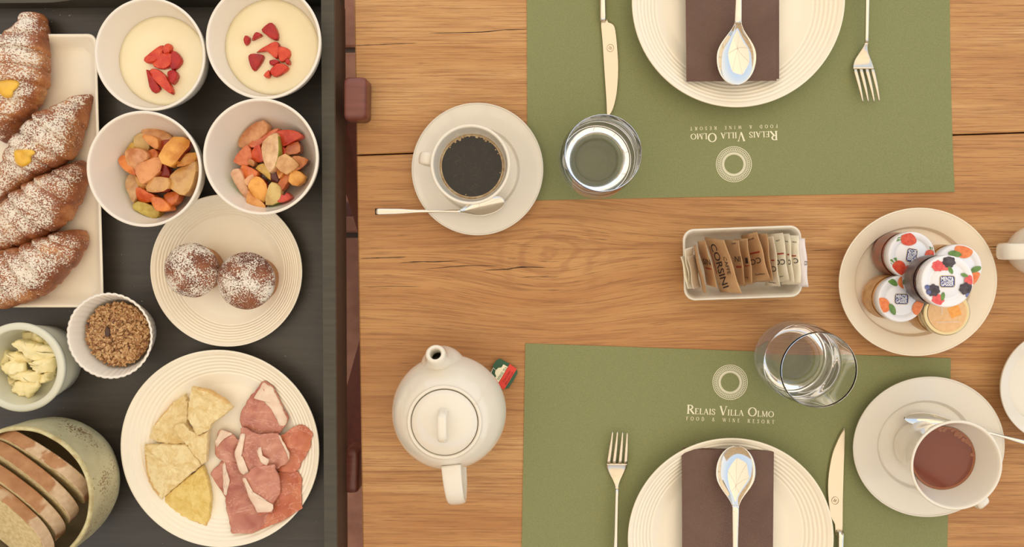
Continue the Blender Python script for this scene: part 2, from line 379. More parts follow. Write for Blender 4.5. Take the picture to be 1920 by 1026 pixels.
def chunk(name, poly, z0, t, mats, parent=None, rings=None, skin=None, tilt=(0, 0), amp=0.0, rnd=3, smooth=True, label=None, seed=0, zf=None, grow=1.0, jit=0.0, nf=90):
    """piece of food: outline traced on its own height, rounded top; poly in photograph pixels"""
    zt = z0 + t * 0.6
    if grow != 1.0:
        gx = sum(p[0] for p in poly) / len(poly); gy = sum(p[1] for p in poly) / len(poly); poly = [(gx + (x - gx) * grow, gy + (y - gy) * grow) for x, y in poly]
    if jit: poly = densify(poly, 3.2)
    if rnd: poly = smooth_poly(poly, rnd)
    if jit: poly = [(x + jit * noise.noise(Vector((x * .35, y * .35, seed))), y + jit * noise.noise(Vector((x * .35, y * .35, seed + 9.3)))) for x, y in poly]
    P = [W(x, y, zt) for x, y in poly]
    if not ccw([(p.x, p.y) for p in P]): P.reverse()
    cx = sum(p.x for p in P) / len(P); cy = sum(p.y for p in P) / len(P)
    rings = rings or [(0.90, 0.0), (1.0, 0.25), (0.99, 0.6), (0.88, 0.9), (0.70, 1.0), (0.35, 1.03)]
    V, Fc, fm = [], [], []; n = len(P)
    def zz(x, y): 
        z = (x - cx) * tilt[0] + (y - cy) * tilt[1]
        if amp: z += amp * noise.noise(Vector((x * nf + seed, y * nf, seed * 1.7)))
        return z
    for s, h in rings:
        for p in P:
            x = cx + (p.x - cx) * s; y = cy + (p.y - cy) * s
            V.append((x, y, z0 + h * t + zz(x, y) * (h if h < 1 else 1)))
    for i in range(len(rings) - 1):
        for k in range(n):
            k2 = (k + 1) % n; Fc.append((i * n + k, i * n + k2, (i + 1) * n + k2, (i + 1) * n + k)); mi = 0
            if skin is not None:
                a = math.atan2(P[k].y - cy, P[k].x - cx); d = abs((a - skin[0] + PI) % (2 * PI) - PI)
                if d < skin[1] and i < skin[2]: mi = 1
            fm.append(mi)
    c = len(V); V.append((cx, cy, z0 + rings[-1][1] * t + zz(cx, cy)))
    o = (len(rings) - 1) * n
    for k in range(n): Fc.append((o + k, o + (k + 1) % n, c)); fm.append(0)
    Fc.append(tuple(reversed(range(n)))); fm.append(0)
    return mk(name, V, Fc, mats, parent, smooth, fm, label=label)
def sheet(name, poly, z, mat, parent=None, th=0.0004, zf=None, label=None, rnd=0, step=None):
    """thin flat print or paper"""
    if rnd: poly = smooth_poly(poly, rnd)
    P = [W(x, y, z) for x, y in poly]
    if not ccw([(p.x, p.y) for p in P]): P.reverse()
    n = len(P); V = [(p.x, p.y, z - th) for p in P] + [(p.x, p.y, z) for p in P]
    Fc = [tuple(n + k for k in range(n)), tuple(reversed(range(n)))] + [(k, (k + 1) % n, n + (k + 1) % n, n + k) for k in range(n)]
    return mk(name, V, Fc, mat, parent, False, label=label)

# ------------------------------------------------------------------ lettering
_tx = {}
def sans(s, bold=0.0):
    if (s, bold) not in _tx:
        cu = bpy.data.curves.new('t', 'FONT'); cu.body = s; cu.size = 1.0; cu.offset = bold; cu.resolution_u = 3
        ob = bpy.data.objects.new('t', cu); COL.objects.link(ob); bpy.context.view_layer.update()
        me = bpy.data.meshes.new_from_object(ob.evaluated_get(bpy.context.evaluated_depsgraph_get()))
        V = [tuple(v.co[:2]) for v in me.vertices]; Fc = [tuple(p.vertices) for p in me.polygons]
        bpy.data.objects.remove(ob); bpy.data.curves.remove(cu); bpy.data.meshes.remove(me)
        xs = [v[0] for v in V]; x0, x1 = min(xs), max(xs); V = [((v[0] - x0), v[1]) for v in V]
        _tx[(s, bold)] = (V, Fc, x1 - x0)
    return _tx[(s, bold)]
def arc(cx, cy, rx, ry, a0, a1, n=14):
    return [(cx + rx * math.cos(math.radians(a0 + (a1 - a0) * k / n)), cy + ry * math.sin(math.radians(a0 + (a1 - a0) * k / n))) for k in range(n + 1)]
def stem(x, top=1, bot=1): 
    r = [([(x, 0), (x, 1)], .145)]
    if bot: r.append(([(x - .14, .025), (x + .14, .025)], .05))
    if top: r.append(([(x - .14, .975), (x + .14, .975)], .05))
    return r
GL = {
 'I': (.36, stem(.18)), 'R': (.80, stem(.18, 1, 1) + [([(.18, .97)] + arc(.34, .74, .26, .23, 90, -90) + [(.18, .51)], None), ([(.38, .5), (.74, .02)], .15), ([(.64, .025), (.84, .025)], .05)]),
 'E': (.68, stem(.18) + [([(.16, .97), (.56, .97)], .06), ([(.56, 1), (.57, .8)], .05), ([(.16, .52), (.46, .52)], .06), ([(.46, .6), (.46, .44)], .05), ([(.16, .03), (.60, .03)], .06), ([(.60, 0), (.62, .22)], .05)]),
 'F': (.62, stem(.18) + [([(.16, .97), (.56, .97)], .06), ([(.56, 1), (.57, .8)], .05), ([(.16, .52), (.46, .52)], .06), ([(.46, .6), (.46, .44)], .05)]),
 'L': (.62, stem(.18) + [([(.16, .03), (.56, .03)], .06), ([(.56, 0), (.59, .25)], .05)]),
 'A': (.80, [([(.10, 0), (.39, .98)], .06), ([(.37, 1), (.70, 0)], .15), ([(.20, .34), (.58, .34)], .05), ([(.0, .025), (.22, .025)], .05), ([(.58, .025), (.82, .025)], .05)]),
 'S': (.58, [([(.50, .74), (.49, .90), (.36, .97), (.22, .96), (.11, .86), (.11, .72), (.24, .60), (.40, .48), (.50, .34), (.49, .16), (.38, .04), (.22, .02), (.09, .10), (.07, .28)], None)]),
 'V': (.80, [([(.10, 1), (.41, 0)], .15), ([(.41, .02), (.70, 1)], .06), ([(.0, .975), (.24, .975)], .05), ([(.58, .975), (.82, .975)], .05)]),
 'O': (.92, [(arc(.46, .5, .38, .46, 0, 360, 28), None)]),
 'C': (.80, [(arc(.46, .5, .38, .46, 50, 310, 22), None)]), 'G': (.86, [(arc(.46, .5, .38, .46, 50, 315, 22), None), ([(.74, .42), (.74, .08)], .13), ([(.6, .43), (.86, .43)], .05)]),
 'M': (1.02, [([(.14, 0), (.18, 1)], .06), ([(.17, 1), (.50, .06)], .14), ([(.50, .04), (.83, 1)], .06), ([(.84, 1), (.88, 0)], .14), ([(.03, .025), (.25, .025)], .05), ([(.77, .025), (.99, .025)], .05)]),
 'N': (.84, [([(.14, 0), (.14, 1)], .06), ([(.12, 1), (.70, .02)], .15), ([(.70, 0), (.70, 1)], .06), ([(.03, .025), (.25, .025)], .05), ([(.59, .975), (.81, .975)], .05)]),
 'D': (.84, stem(.18) + [([(.18, .97)] + arc(.36, .5, .38, .47, 90, -90, 18) + [(.18, .03)], None)]),
 'B': (.70, stem(.18) + [([(.18, .97)] + arc(.34, .75, .22, .22, 90, -90) + [(.18, .53)], None), ([(.18, .53)] + arc(.34, .28, .26, .25, 90, -90) + [(.18, .03)], None)]),
 'W': (1.16, [([(.08, 1), (.34, 0)], .14), ([(.34, 0), (.58, .98)], .06), ([(.56, 1), (.82, 0)], .14), ([(.82, 0), (1.06, 1)], .06), ([(.0, .975), (.2, .975)], .05), ([(.96, .975), (1.16, .975)], .05)]),
 'T': (.68, stem(.34, 0, 1) + [([(.04, .97), (.64, .97)], .06), ([(.05, 1), (.04, .78)], .05), ([(.63, 1), (.64, .78)], .05)]),
 'H': (.88, stem(.18) + stem(.70) + [([(.18, .52), (.70, .52)], .06)]),
 'K': (.80, stem(.18) + [([(.66, .98), (.22, .48)], .06), ([(.34, .56), (.74, .02)], .15)]),
 '&': (.84, [([(.78, .02), (.30, .62), (.24, .80), (.30, .94), (.42, .97), (.52, .88), (.50, .72), (.20, .44), (.10, .24), (.18, .06), (.36, .02), (.56, .16), (.70, .42)], None)]),
 ' ': (.42, [])}
_lv = [0]
def strokes(V, Fc, pts, w, closed=False, sc_k=1.0):
    n = len(pts); o = len(V); _lv[0] = (_lv[0] + 1) % 7; lev = _lv[0] * 9e-6
    for i, p in enumerate(pts):
        a = pts[max(i - 1, 0)]; b = pts[min(i + 1, n - 1)]
        if closed or (n > 3 and pts[0] == pts[-1]):
            if i == 0: a = pts[-2]
            if i == n - 1: b = pts[1]
        dx, dy = b[0] - a[0], b[1] - a[1]; L = math.hypot(dx, dy) or 1
        ww = w if w else (0.075 + 0.085 * (abs(dy) / L) ** 1.5) * sc_k
        V.append((p[0] - dy / L * ww / 2, p[1] + dx / L * ww / 2, lev)); V.append((p[0] + dy / L * ww / 2, p[1] - dx / L * ww / 2, lev))
    for i in range(n - 1): Fc.append((o + 2 * i, o + 2 * i + 1, o + 2 * i + 3, o + 2 * i + 2))
def serif(words, track=0.0, space=0.42):
    """words: list of (character, size)"""
    V, Fc = [], []; x = 0
    for ch, s in words:
        adv, st = GL[ch]
        for pts, w in st: strokes(V, Fc, [(x + p[0] * s, p[1] * s) for p in pts], w * s * 1.12 if w else None, False, s)
        x += (adv if ch != ' ' else space) * s + track
    return V, Fc, x - track
def put_text(name, td, p0, p1, hpx, z, mat, parent, zf=None, th=None):
    """text from pixel p0 (start of baseline) to p1 (end), cap height hpx in pixels (sign flips up)"""
    V, Fc, wd = td; dx, dy = p1[0] - p0[0], p1[1] - p0[1]; L = math.hypot(dx, dy); ux, uy = dx / L, dy / L; vx, vy = uy, -ux
    sx_ = L / wd; out = []
    for q in V:
        a, b = q[0], q[1]; lv_ = q[2] if len(q) > 2 else 0.0
        X = p0[0] + ux * a * sx_ + vx * b * hpx; Y = p0[1] + uy * a * sx_ + vy * b * hpx
        zz = zf(X, Y) if zf else z
        out.append(W(X, Y, zz + lv_))
    Fc = [f if ccw([(out[i].x, out[i].y) for i in f]) else tuple(reversed(f)) for f in Fc]
    return mk(name, out, Fc, mat, parent, False)

# ================================================================== SETTING
FZ = -0.75
fl = mk('floor', [(-4, -4, FZ - 0.01), (4, -4, FZ - 0.01), (4, 4, FZ - 0.01), (-4, 4, FZ - 0.01)], [(0, 1, 2, 3)], GROUT, origin=(0, 0, FZ - 0.01)); fl['kind'] = 'structure'
g1 = W(655, 93, FZ); TS = 0.352
tv, tf = box((0, 0, 0), (TS - 0.010, TS - 0.010, 0.02), 0, 0.004)
tme = bpy.data.meshes.new('tile'); tme.from_pydata(tv, [], tf); tme.materials.append(TILE)
for i in range(-6, 6):
    for j in range(-6, 6):
        o = bpy.data.objects.new('tile', tme); COL.objects.link(o); o.parent = fl
        o.location = (g1.x - 0.12 + (i + 0.5) * TS, g1.y + (j + 0.5) * TS, 0.0 + random.uniform(-0.001, 0.001)); o.rotation_euler = (random.uniform(-.004, .004), random.uniform(-.004, .004), 0)

PLAST = M('added_wall_plaster', (176, 150, 116), 0.9, (196, 172, 136), 3, 0.3, 40)
def wall(name, c, sz):
    v_, f_ = box(c, sz); o = mk(name, v_, f_, PLAST, None, False); o['kind'] = 'structure'
wall('added_wall_left', (-3.4, 0, FZ + 1.4), (0.25, 7.2, 2.8)); wall('added_wall_front', (0.2, -3.5, FZ + 1.4), (7.4, 0.25, 2.8))  # unseen walls, added to steer the light and give the reflections contrast
# parasol overhead (mirrored in the spoons, shades the table)
par = root('parasol', (0.02, 0.05, FZ), 'cream fabric parasol with eight panels spread above the table', 'parasol')
PC = Vector((0.02, 0.05, 1.62)); PRr = 1.65
for k in range(8):
    a0 = PI / 4 * k + 0.2; a1 = a0 + PI / 4; n = 6; V = []; Fc = []
    for i in range(n + 1):
        r = PRr * i / n; dz = -0.42 * (i / n) ** 1.15
        for j in range(n + 1):
            t = j / n; x = math.cos(a0) * (1 - t) + math.cos(a1) * t; y = math.sin(a0) * (1 - t) + math.sin(a1) * t
            V.append(PC + Vector((x * r, y * r, dz + 0.03 * math.sin(PI * t) * (i / n))))
    for i in range(n):
        for j in range(n): q = i * (n + 1) + j; Fc.append((q, q + 1, q + n + 2, q + n + 1))
    mk('canopy_panel', V, Fc, CANOPY, par)
    e = PC + Vector((math.cos(a0) * PRr, math.sin(a0) * PRr, -0.44))
    v_, f_ = ribbon([PC + Vector((0, 0, -0.02)), e], Vector((0, 0, 1)), 0.008, 0.008, 6); mk('rib', v_, f_, REDDARK, par)

# ------------------------------------------------------------------ dining table
tab = root('dining_table', (0.05, 0, FZ), 'natural oak dining table with cracked boards under the table settings', 'table')
def eL(y): # left edge of the table in pixels
    return 664 + (y / 1026) * 16
def plank(ptl, ptr, pbr, pbl):
    P = [W(*p) for p in (ptl, ptr, pbr, pbl)]; th = 0.034; b = 0.0012
    c = sum(P, Vector()) / 4; V = []
    for zz, s in ((-th, 0), (-b, 0), (0, b)):
        for p in P: d = (c - p); V.append((p.x + math.copysign(s, d.x), p.y + math.copysign(s, d.y), zz))
    Fc = [(0, 1, 2, 3)]
    for l in range(2):
        for k in range(4): k2 = (k + 1) % 4; Fc.append((l * 4 + k2, l * 4 + k, l * 4 + 4 + k, l * 4 + 4 + k2))
    Fc.append((11, 10, 9, 8))
    return mk('plank', V, Fc, OAK, tab, False)
XR = 2300
plank((eL(-320), -330), (XR, -368), (XR, -62), (eL(-40), -40))
p1 = plank((eL(-40), -38), (XR, -60), (XR, 234), (eL(288), 289.5))
p2 = plank((eL(292), 292.5), (XR, 237), (XR, 1062), (eL(1062), 1062))
plank((eL(1064), 1064), (XR, 1064), (XR, 1370), (eL(1370), 1370))
for (x, y) in ((eL(0) + 130, -260), (eL(0) + 130, 1300), (2180, -280), (2180, 1300)):
    p = W(x, y, 0); v_, f_ = box((p.x, p.y, (FZ + 0.0 - 0.034) / 2), (0.07, 0.07, abs(FZ) - 0.034), 0, 0.001); mk('leg', v_, f_, OAK, tab, False)
def crack(pl, pts, w):
    pts = bez(pts, 4); V, Fc = [], []; n = len(pts)
    for i, p in enumerate(pts):
        t = i / (n - 1); ww = w * (math.sin(PI * t) ** 0.6 + 0.12) * (0.7 + 0.5 * noise.noise(Vector((p[0] * .07, p[1] * .1, 0))))
        V += [W(p[0], p[1] - ww / 2, 0.00012), W(p[0], p[1] + ww / 2, 0.00012)]
    for i in range(n - 1): Fc.append((2 * i + 1, 2 * i + 3, 2 * i + 2, 2 * i))
    mk('crack', V, Fc, CRACK, pl, False, label='dark drying crack in the oak')
for pts, w in (([(675, 485), (700, 484), (730, 483), (763, 482)], 2.0), ([(750, 493), (785, 491), (820, 491), (860, 489)], 2.0), ([(795, 505), (850, 500), (890, 498), (934, 499)], 1.7),
               ([(905, 507), (950, 505), (978, 501), (1024, 502)], 2.6), ([(975, 520), (1010, 519), (1048, 520)], 1.1), ([(1515, 470), (1548, 469), (1582, 469)], 1.1), ([(1850, 463), (1870, 463), (1890, 463)], 1.6),
               ([(1858, 485), (1880, 485), (1905, 484)], 1.3), ([(677, 538), (730, 537), (790, 538)], 0.9)):
    crack(p2, pts, w)
for pts, w in (([(665, 86), (700, 84), (740, 82), (782, 81)], 1.6), ([(805, 62), (850, 61.5), (905, 60), (945, 56), (987, 55)], 2.0)):
    crack(p1, pts, w)

# ------------------------------------------------------------------ serving tray and its folding stand
TZ = -0.013; RT = 0.020; RB = -0.022
tray = root('serving_tray', tuple(W(300, 500, RB)), 'black wooden serving tray holding the breakfast food, left of the oak table', 'tray')
def quad_prism(name, pts4, z0, z1, mat, parent, label=None):
    P = [Vector(p) for p in pts4]
    if not ccw([(p.x, p.y) for p in P]): P.reverse()
    V = [(p.x, p.y, z0) for p in P] + [(p.x, p.y, z1) for p in P]
    return mk(name, V, [(3, 2, 1, 0), (4, 5, 6, 7)] + [(k, (k + 1) % 4, 4 + (k + 1) % 4, 4 + k) for k in range(4)], mat, parent, False, label=label)
a, b = W(602, 0, RT), W(608, 1026, RT); dirr = (b - a).normalized()
def ex(p, y): return p + dirr * ((y - p.y) / dirr.y)
YT = W(300, -6, RT).y + 0.0; YB = W(300, 1140, RT).y
inT, inB = ex(a, YT), ex(a, YB); rw = Vector((0.0118, 0, 0)); XL = -0.72
quad_prism('base_panel', [(XL, YT + 0.005, 0), inT + Vector((0.002, 0.005, 0)), inB + Vector((0.002, -0.005, 0)), (XL, YB - 0.005, 0)], RB + 0.003, TZ, BLACK, tray)
# right wall: dark worn top, brown outside
wr = quad_prism('side_wall', [inT, inT + rw, inB + rw, inB], RB, RT, BLACK_RIM, tray, 'worn black right wall of the tray')
quad_prism('outer_moulding', [inT + rw, inT + rw + Vector((0.0006, 0, 0)), inB + rw + Vector((0.0006, 0, 0)), inB + rw], RB, RT - 0.0008, BROWN_SIDE, tray)
quad_prism('side_wall', [(XL - 0.012, YT, 0), (XL, YT, 0), (XL, YB, 0), (XL - 0.012, YB, 0)], RB, RT, BLACK_RIM, tray)
quad_prism('side_wall', [(XL - 0.012, YB - 0.012, 0), inB + Vector((0.0118, -0.012, 0)), inB + rw, (XL - 0.012, YB, 0)], RB, RT, BLACK_RIM, tray)
# far wall with a scooped hand-hold
n = 60; V = []; xe = inT.x + 0.0118; x0 = XL - 0.012
for i in range(n + 1):
    x = x0 + (xe - x0) * i / n; xc = W(20, 10, 0).x; d = abs(x - xc); t = min(1, max(0, (d - 0.035) / 0.06)); t = t * t * (3 - 2 * t)
    zt = 0.004 + (RT - 0.004) * t; sh = 0.0
    V += [(x, YT - 0.0, RB), (x, YT + 0.013, RB), (x, YT + 0.013, zt), (x, YT, zt)]
Fc = []
for i in range(n):
    for k in range(4): k2 = (k + 1) % 4; Fc.append((i * 4 + k, i * 4 + k2, i * 4 + 4 + k2, i * 4 + 4 + k))
Fc += [(3, 2, 1, 0), (n * 4, n * 4 + 1, n * 4 + 2, n * 4 + 3)]
mk('side_wall', V, Fc, BLACK_RIM, tray, False, label='far wall of the tray with a scooped hand hold')
# folding stand under the tray
stand = root('folding_stand', tuple(W(300, 500, FZ)), 'red-brown wooden folding stand under the black serving tray', 'stand')
def rounded_block(name, quad, z0, z1, mat, parent, r=0.004, label=None):
    P = [W(x, y, z1) for x, y in quad]
    if not ccw([(p.x, p.y) for p in P]): P.reverse()
    c = sum(P, Vector()) / 4; V = []; lv = [(1.0, z0, 0), (1, z1 - r, 0), (1, z1 - r * .35, r * .3), (1, z1, r)]
    base = []
    for i in range(4):   # rounded corners
        p, a_, b_ = P[i], P[i - 1], P[(i + 1) % 4]; u = (a_ - p).normalized() * r; w_ = (b_ - p).normalized() * r
        for t in (0, .33, .67, 1): q = p + u * (1 - t) ** 2 + w_ * t ** 2; base.append(q)
    n = len(base)
    for _, z, ins in lv:
        for p in base: d = (c - p).normalized() * ins; V.append((p.x + d.x, p.y + d.y, z))
    Fc = [tuple(reversed(range(n)))]
    for l in range(3):
        for k in range(n): k2 = (k + 1) % n; Fc.append((l * n + k, l * n + k2, l * n + n + k2, l * n + n + k))
    Fc.append(tuple(3 * n + k for k in range(n))); return mk(name, V, Fc, mat, parent, True, label=label)
rounded_block('hinge_block', [(643, 143), (687, 143), (686, 224), (643, 225)], 0.003, 0.026, REDWOOD, stand, 0.005, 'red-brown block at the upper end beside the tray rim')
rounded_block('hinge_block', [(645, 844), (672, 845), (671, 927), (645, 928)], -0.05, -0.018, REDWOOD, stand, 0.005, 'red-brown block at the lower end beside the tray rim')
def beam(name, a_, b_, w_, t_):
    A = Vector(a_); B = Vector(b_); d = (B - A).normalized(); s = Vector((-d.y, d.x, 0)).normalized()
    v_, f_ = ribbon([A, B], s, w_, t_, 16, True, 8); return mk(name, v_, f_, REDDARK, stand, False)
beam('leg', W(636, 205, -0.03), W(700, 470, FZ + .01), 0.016, 0.012); beam('leg', W(634, 905, -0.06), W(700, 610, FZ + .01), 0.020, 0.012)
beam('leg', W(-150, 205, -0.035), W(-60, 470, FZ + .01), 0.016, 0.012); beam('leg', W(-150, 905, -0.045), W(-60, 610, FZ + .01), 0.016, 0.012)
beam('cross_bar', W(-60, 392, FZ + .22), W(760, 392, FZ + .22), 0.012, 0.010); beam('cross_bar', W(-60, 340, FZ + .10), W(760, 340, FZ + .10), 0.009, 0.010)

# ================================================================== TABLE SETTINGS
PM = 0.0008
def placemat(poly, curl, lab):
    P = poly; n = 40; m = 24; V, Fc = [], []
    for i in range(n + 1):
        for j in range(m + 1):
            u, v = i / n, j / m
            x = (P[0][0] * (1 - u) + P[1][0] * u) * (1 - v) + (P[3][0] * (1 - u) + P[2][0] * u) * v
            y = (P[0][1] * (1 - u) + P[1][1] * u) * (1 - v) + (P[3][1] * (1 - u) + P[2][1] * u) * v
            if curl: x += 6 * max(0, (v - 0.55) / 0.45) ** 2 * u ** 6
            z = PM + (0.002 * max(0, u * v - 0.8) if curl else 0); V.append(W(x, y, z))
    for i in range(n):
        for j in range(m): q = i * (m + 1) + j; Fc.append((q, q + m + 1, q + m + 2, q + 1))
    Fc = [tuple(reversed(f)) if not ccw([(V[k].x, V[k].y) for k in f]) else f for f in Fc]
    N = len(V); b_ = [i for i in range(0, (n + 1) * (m + 1), m + 1)] ; loop = [i * (m + 1) for i in range(n + 1)] + [n * (m + 1) + j for j in range(1, m + 1)] + [i * (m + 1) + m for i in range(n - 1, -1, -1)] + [j for j in range(m - 1, 0, -1)]
    V += [Vector((V[i].x, V[i].y, 0.0001)) for i in loop]
    for k in range(len(loop)): k2 = (k + 1) % len(loop); Fc.append((loop[k], loop[k2], N + k2, N + k))
    o = mk('placemat', V, Fc, MAT, None, False); T(o, lab, 'placemat', 'green paper placemats'); return o
pm1 = placemat([(987, -330), (1778, -345), (1784, 360), (989, 376)], True, 'green paper placemat at the top of the table, its writing upside down')
pm2 = placemat([(985, 644), (1783, 672), (1770, 1370), (972, 1370)], False, 'green paper placemat at the bottom of the table, its writing upright')
def emblem(pm, c, s):
    V, Fc = [], []; z = PM + 0.0002
    def ring(r, w, fn=None, n=72):
        pts = [(c[0] + (r + (fn(2 * PI * k / n) if fn else 0)) * math.cos(2 * PI * k / n) * s, c[1] + (r + (fn(2 * PI * k / n) if fn else 0)) * math.sin(2 * PI * k / n) * s) for k in range(n + 1)]
        strokes(V, Fc, pts, w)
    ring(33, 1.1); ring(28, 0.8, lambda a: 3.0 * math.sin(26 * a), 260); ring(28, 0.8, lambda a: -3.0 * math.sin(26 * a), 260)
    ring(24.0, 0.7); ring(22.0, 0.8); ring(20.3, 1.0, lambda a: 0.9 * math.sin(20 * a), 200); ring(20.3, 1.0, lambda a: -0.9 * math.sin(20 * a), 200); ring(18.4, 0.8)
    P = [W(x, y, z + e) for x, y, e in V]; Fc = [f if ccw([(P[i].x, P[i].y) for i in f]) else tuple(reversed(f)) for f in Fc]
    mk('emblem', P, Fc, PRINT, pm, False, label='cream ring emblem of interlaced lines')
emblem(pm1, (1376, 308), 1.0); emblem(pm2, (1369, 717), 0.98)
def small_caps(s):
    return [(ch, 17.0 if k == 0 or s[k - 1] == ' ' else 11.0) for k, ch in enumerate(s)]
tw = serif(small_caps('RELAIS VILLA OLMO'), 0.6, 0.55)
tw2 = serif([(c, 1.0) for c in 'FOOD & WINE RESORT'], 0.75, 0.9)
ZP = PM + 0.0002
put_text('lettering', tw, (1287, 776), (1451, 782.6), 1.0, ZP, PRINT, pm2); put_text('lettering', tw2, (1286.5, 788.2), (1451.5, 795), 7.0, ZP, PRINT, pm2)
put_text('lettering', tw, (1458.3, 245.6), (1294.6, 250.9), 1.0, ZP, PRINT, pm1); put_text('lettering', tw2, (1458, 233.4), (1294, 238.4), 6.4, ZP, PRINT, pm1)

# ---- plates
def plate(name, c, z0, rpx, h, mat, lab, cat, group=None, ridged=True, kx=1.0, well=0.68, groove=(0.74, 0.955, 6)):
    zr = z0 + h; p = W(c[0], c[1], zr); R = rpx * S(zr); base = Vector((p.x, p.y, z0))
    fz = 0.0042; N = 130
    def ztop(s, rg=True):
        t = max(0.0, min(1.0, (s - (well - 0.06)) / (0.975 - (well - 0.06))))
        if not ridged: return fz + (h - 0.0012 - fz) * (0.0 if t <= 0 else (0.42 * (3 * (t / .14) ** 2 - 2 * (t / .14) ** 3) if t < 0.14 else 0.42 + 0.58 * ((t - .14) / .86)))
        z = fz + (h - 0.0012 - fz) * (t ** 1.45)
        if rg and groove[0] < s < groove[1]: z += 0.00026 * (math.cos(2 * PI * (s - groove[0]) / (groove[1] - groove[0]) * groove[2]) - 1)
        return z
    prof = [(0, 0.0012), (R * 0.50, 0.0012), (R * 0.52, 0.0), (R * 0.56, 0.0), (R * 0.575, 0.0012)]
    prof += [(R * q, max(0.0012, ztop(q, False) - 0.0034)) for q in (0.60, 0.65, 0.70, 0.75, 0.80, 0.85, 0.90, 0.94, 0.97)]
    prof += [(R * 0.99, h - 0.0028), (R, h - 0.0012), (R * 0.998, h - 0.0003), (R * 0.988, h)]
    up = []
    for i in range(N + 1):
        s = 0.975 - (0.975 - well + 0.08) * i / N
        up.append((R * s, ztop(s)))
    prof += up + [(R * 0.35, fz), (0, fz)]
    r0 = T(mk(name, *[x for x in lathe(base, prof, 128, kx, 1.0)][:2], mat, None, True, origin=base), lab, cat, group)
    return r0, base, z0 + fz
dp1, dp1c, dpz = plate('dinner_plate', (1384.5, 0), PM, 195, 0.021, CHINA2, 'cream ribbed plate on the top placemat, under a brown napkin', 'plate', 'ribbed cream plates')
dp2, dp2c, _ = plate('dinner_plate', (1370, 1012), PM, 195, 0.021, CHINA2, 'cream ribbed plate on the bottom placemat, under a brown napkin', 'plate', 'ribbed cream plates')
chp, chpc, chz = plate('dinner_plate', (411.5, 843), TZ, 191.5, 0.021, CHINA2, 'cream ribbed plate of cheese and cured ham on the black tray', 'plate', 'ribbed cream plates')
mfp, mfpc, mfz = plate('dessert_plate', (423.5, 508), TZ, 144.5, 0.016, CHINA2, 'small cream ribbed plate with two sugared muffins on the black tray', 'plate', groove=(0.72, 0.95, 7))
jmp, jmpc, jmz = plate('side_plate', (1721.5, 529.5), 0, 138.5, 0.018, CHINA2, 'plain cream plate holding five little jam jars', 'plate', ridged=False, kx=1.055, well=0.78)
csa, csac, csz = plate('saucer', (895, 317.5), 0, 123.3, 0.013, CHINA, 'white saucer under the cup of black coffee', 'saucer', 'white saucers', ridged=False, well=0.66)
tsa, tsac, tsz = plate('saucer', (1742, 839), PM, 134, 0.014, CHINA, 'white saucer under the tilted-looking cup of tea', 'saucer', 'white saucers', ridged=False, kx=1.055, well=0.66)
tsa['label'] = 'large white saucer under the cup of red-brown tea'
rsa, rsac, rsz = plate('saucer', (1985, 725), 0, 107, 0.022, CHINA, 'white saucer cut off by the right edge of the picture', 'saucer', 'white saucers', ridged=False, well=0.76)

# ---- napkins
def napkin_f(polys, z, lab):
    r0 = root('napkin', tuple(W(sum(p[0] for p in polys[0]) / 4, sum(p[1] for p in polys[0]) / 4, z)), lab, 'napkin', 'folded brown napkins')
    for k, P in enumerate(polys):
        n, m = 26, 40; V, Fc = [], []; zb = z + 0.0016 * k
        for i in range(n + 1):
            for j in range(m + 1):
                u, v = i / n, j / m
                x = (P[0][0] * (1 - u) + P[1][0] * u) * (1 - v) + (P[3][0] * (1 - u) + P[2][0] * u) * v; y = (P[0][1] * (1 - u) + P[1][1] * u) * (1 - v) + (P[3][1] * (1 - u) + P[2][1] * u) * v
                e = min(u, 1 - u, v, 1 - v); zz = zb + 0.0014 * min(1, e * 14) ** 0.5 + 0.0009 * noise.noise(Vector((x * 0.018, y * 0.018, k)))
                if e == 0: zz = zb
                V.append(W(x, y, zz))
        for i in range(n):
            for j in range(m): q = i * (m + 1) + j; f = (q, q + m + 1, q + m + 2, q + 1); Fc.append(f if ccw([(V[t].x, V[t].y) for t in f]) else tuple(reversed(f)))
        o = mk('napkin_layer', V, Fc, NAPKIN, r0, True)
    return r0
NZ = dpz + 0.0125
napkin_f([[(1290, -150), (1461, -152), (1461, 148), (1290, 151)], [(1284, -150), (1455, -152), (1456, 151.5), (1287, 153)]], NZ, 'folded dark brown paper napkin on the top plate')
napkin_f([[(1281, 839), (1450, 845), (1448, 1180), (1279, 1180)], [(1278, 842), (1451, 846), (1448, 1180), (1280, 1180)]], NZ, 'folded dark brown paper napkin on the bottom plate')

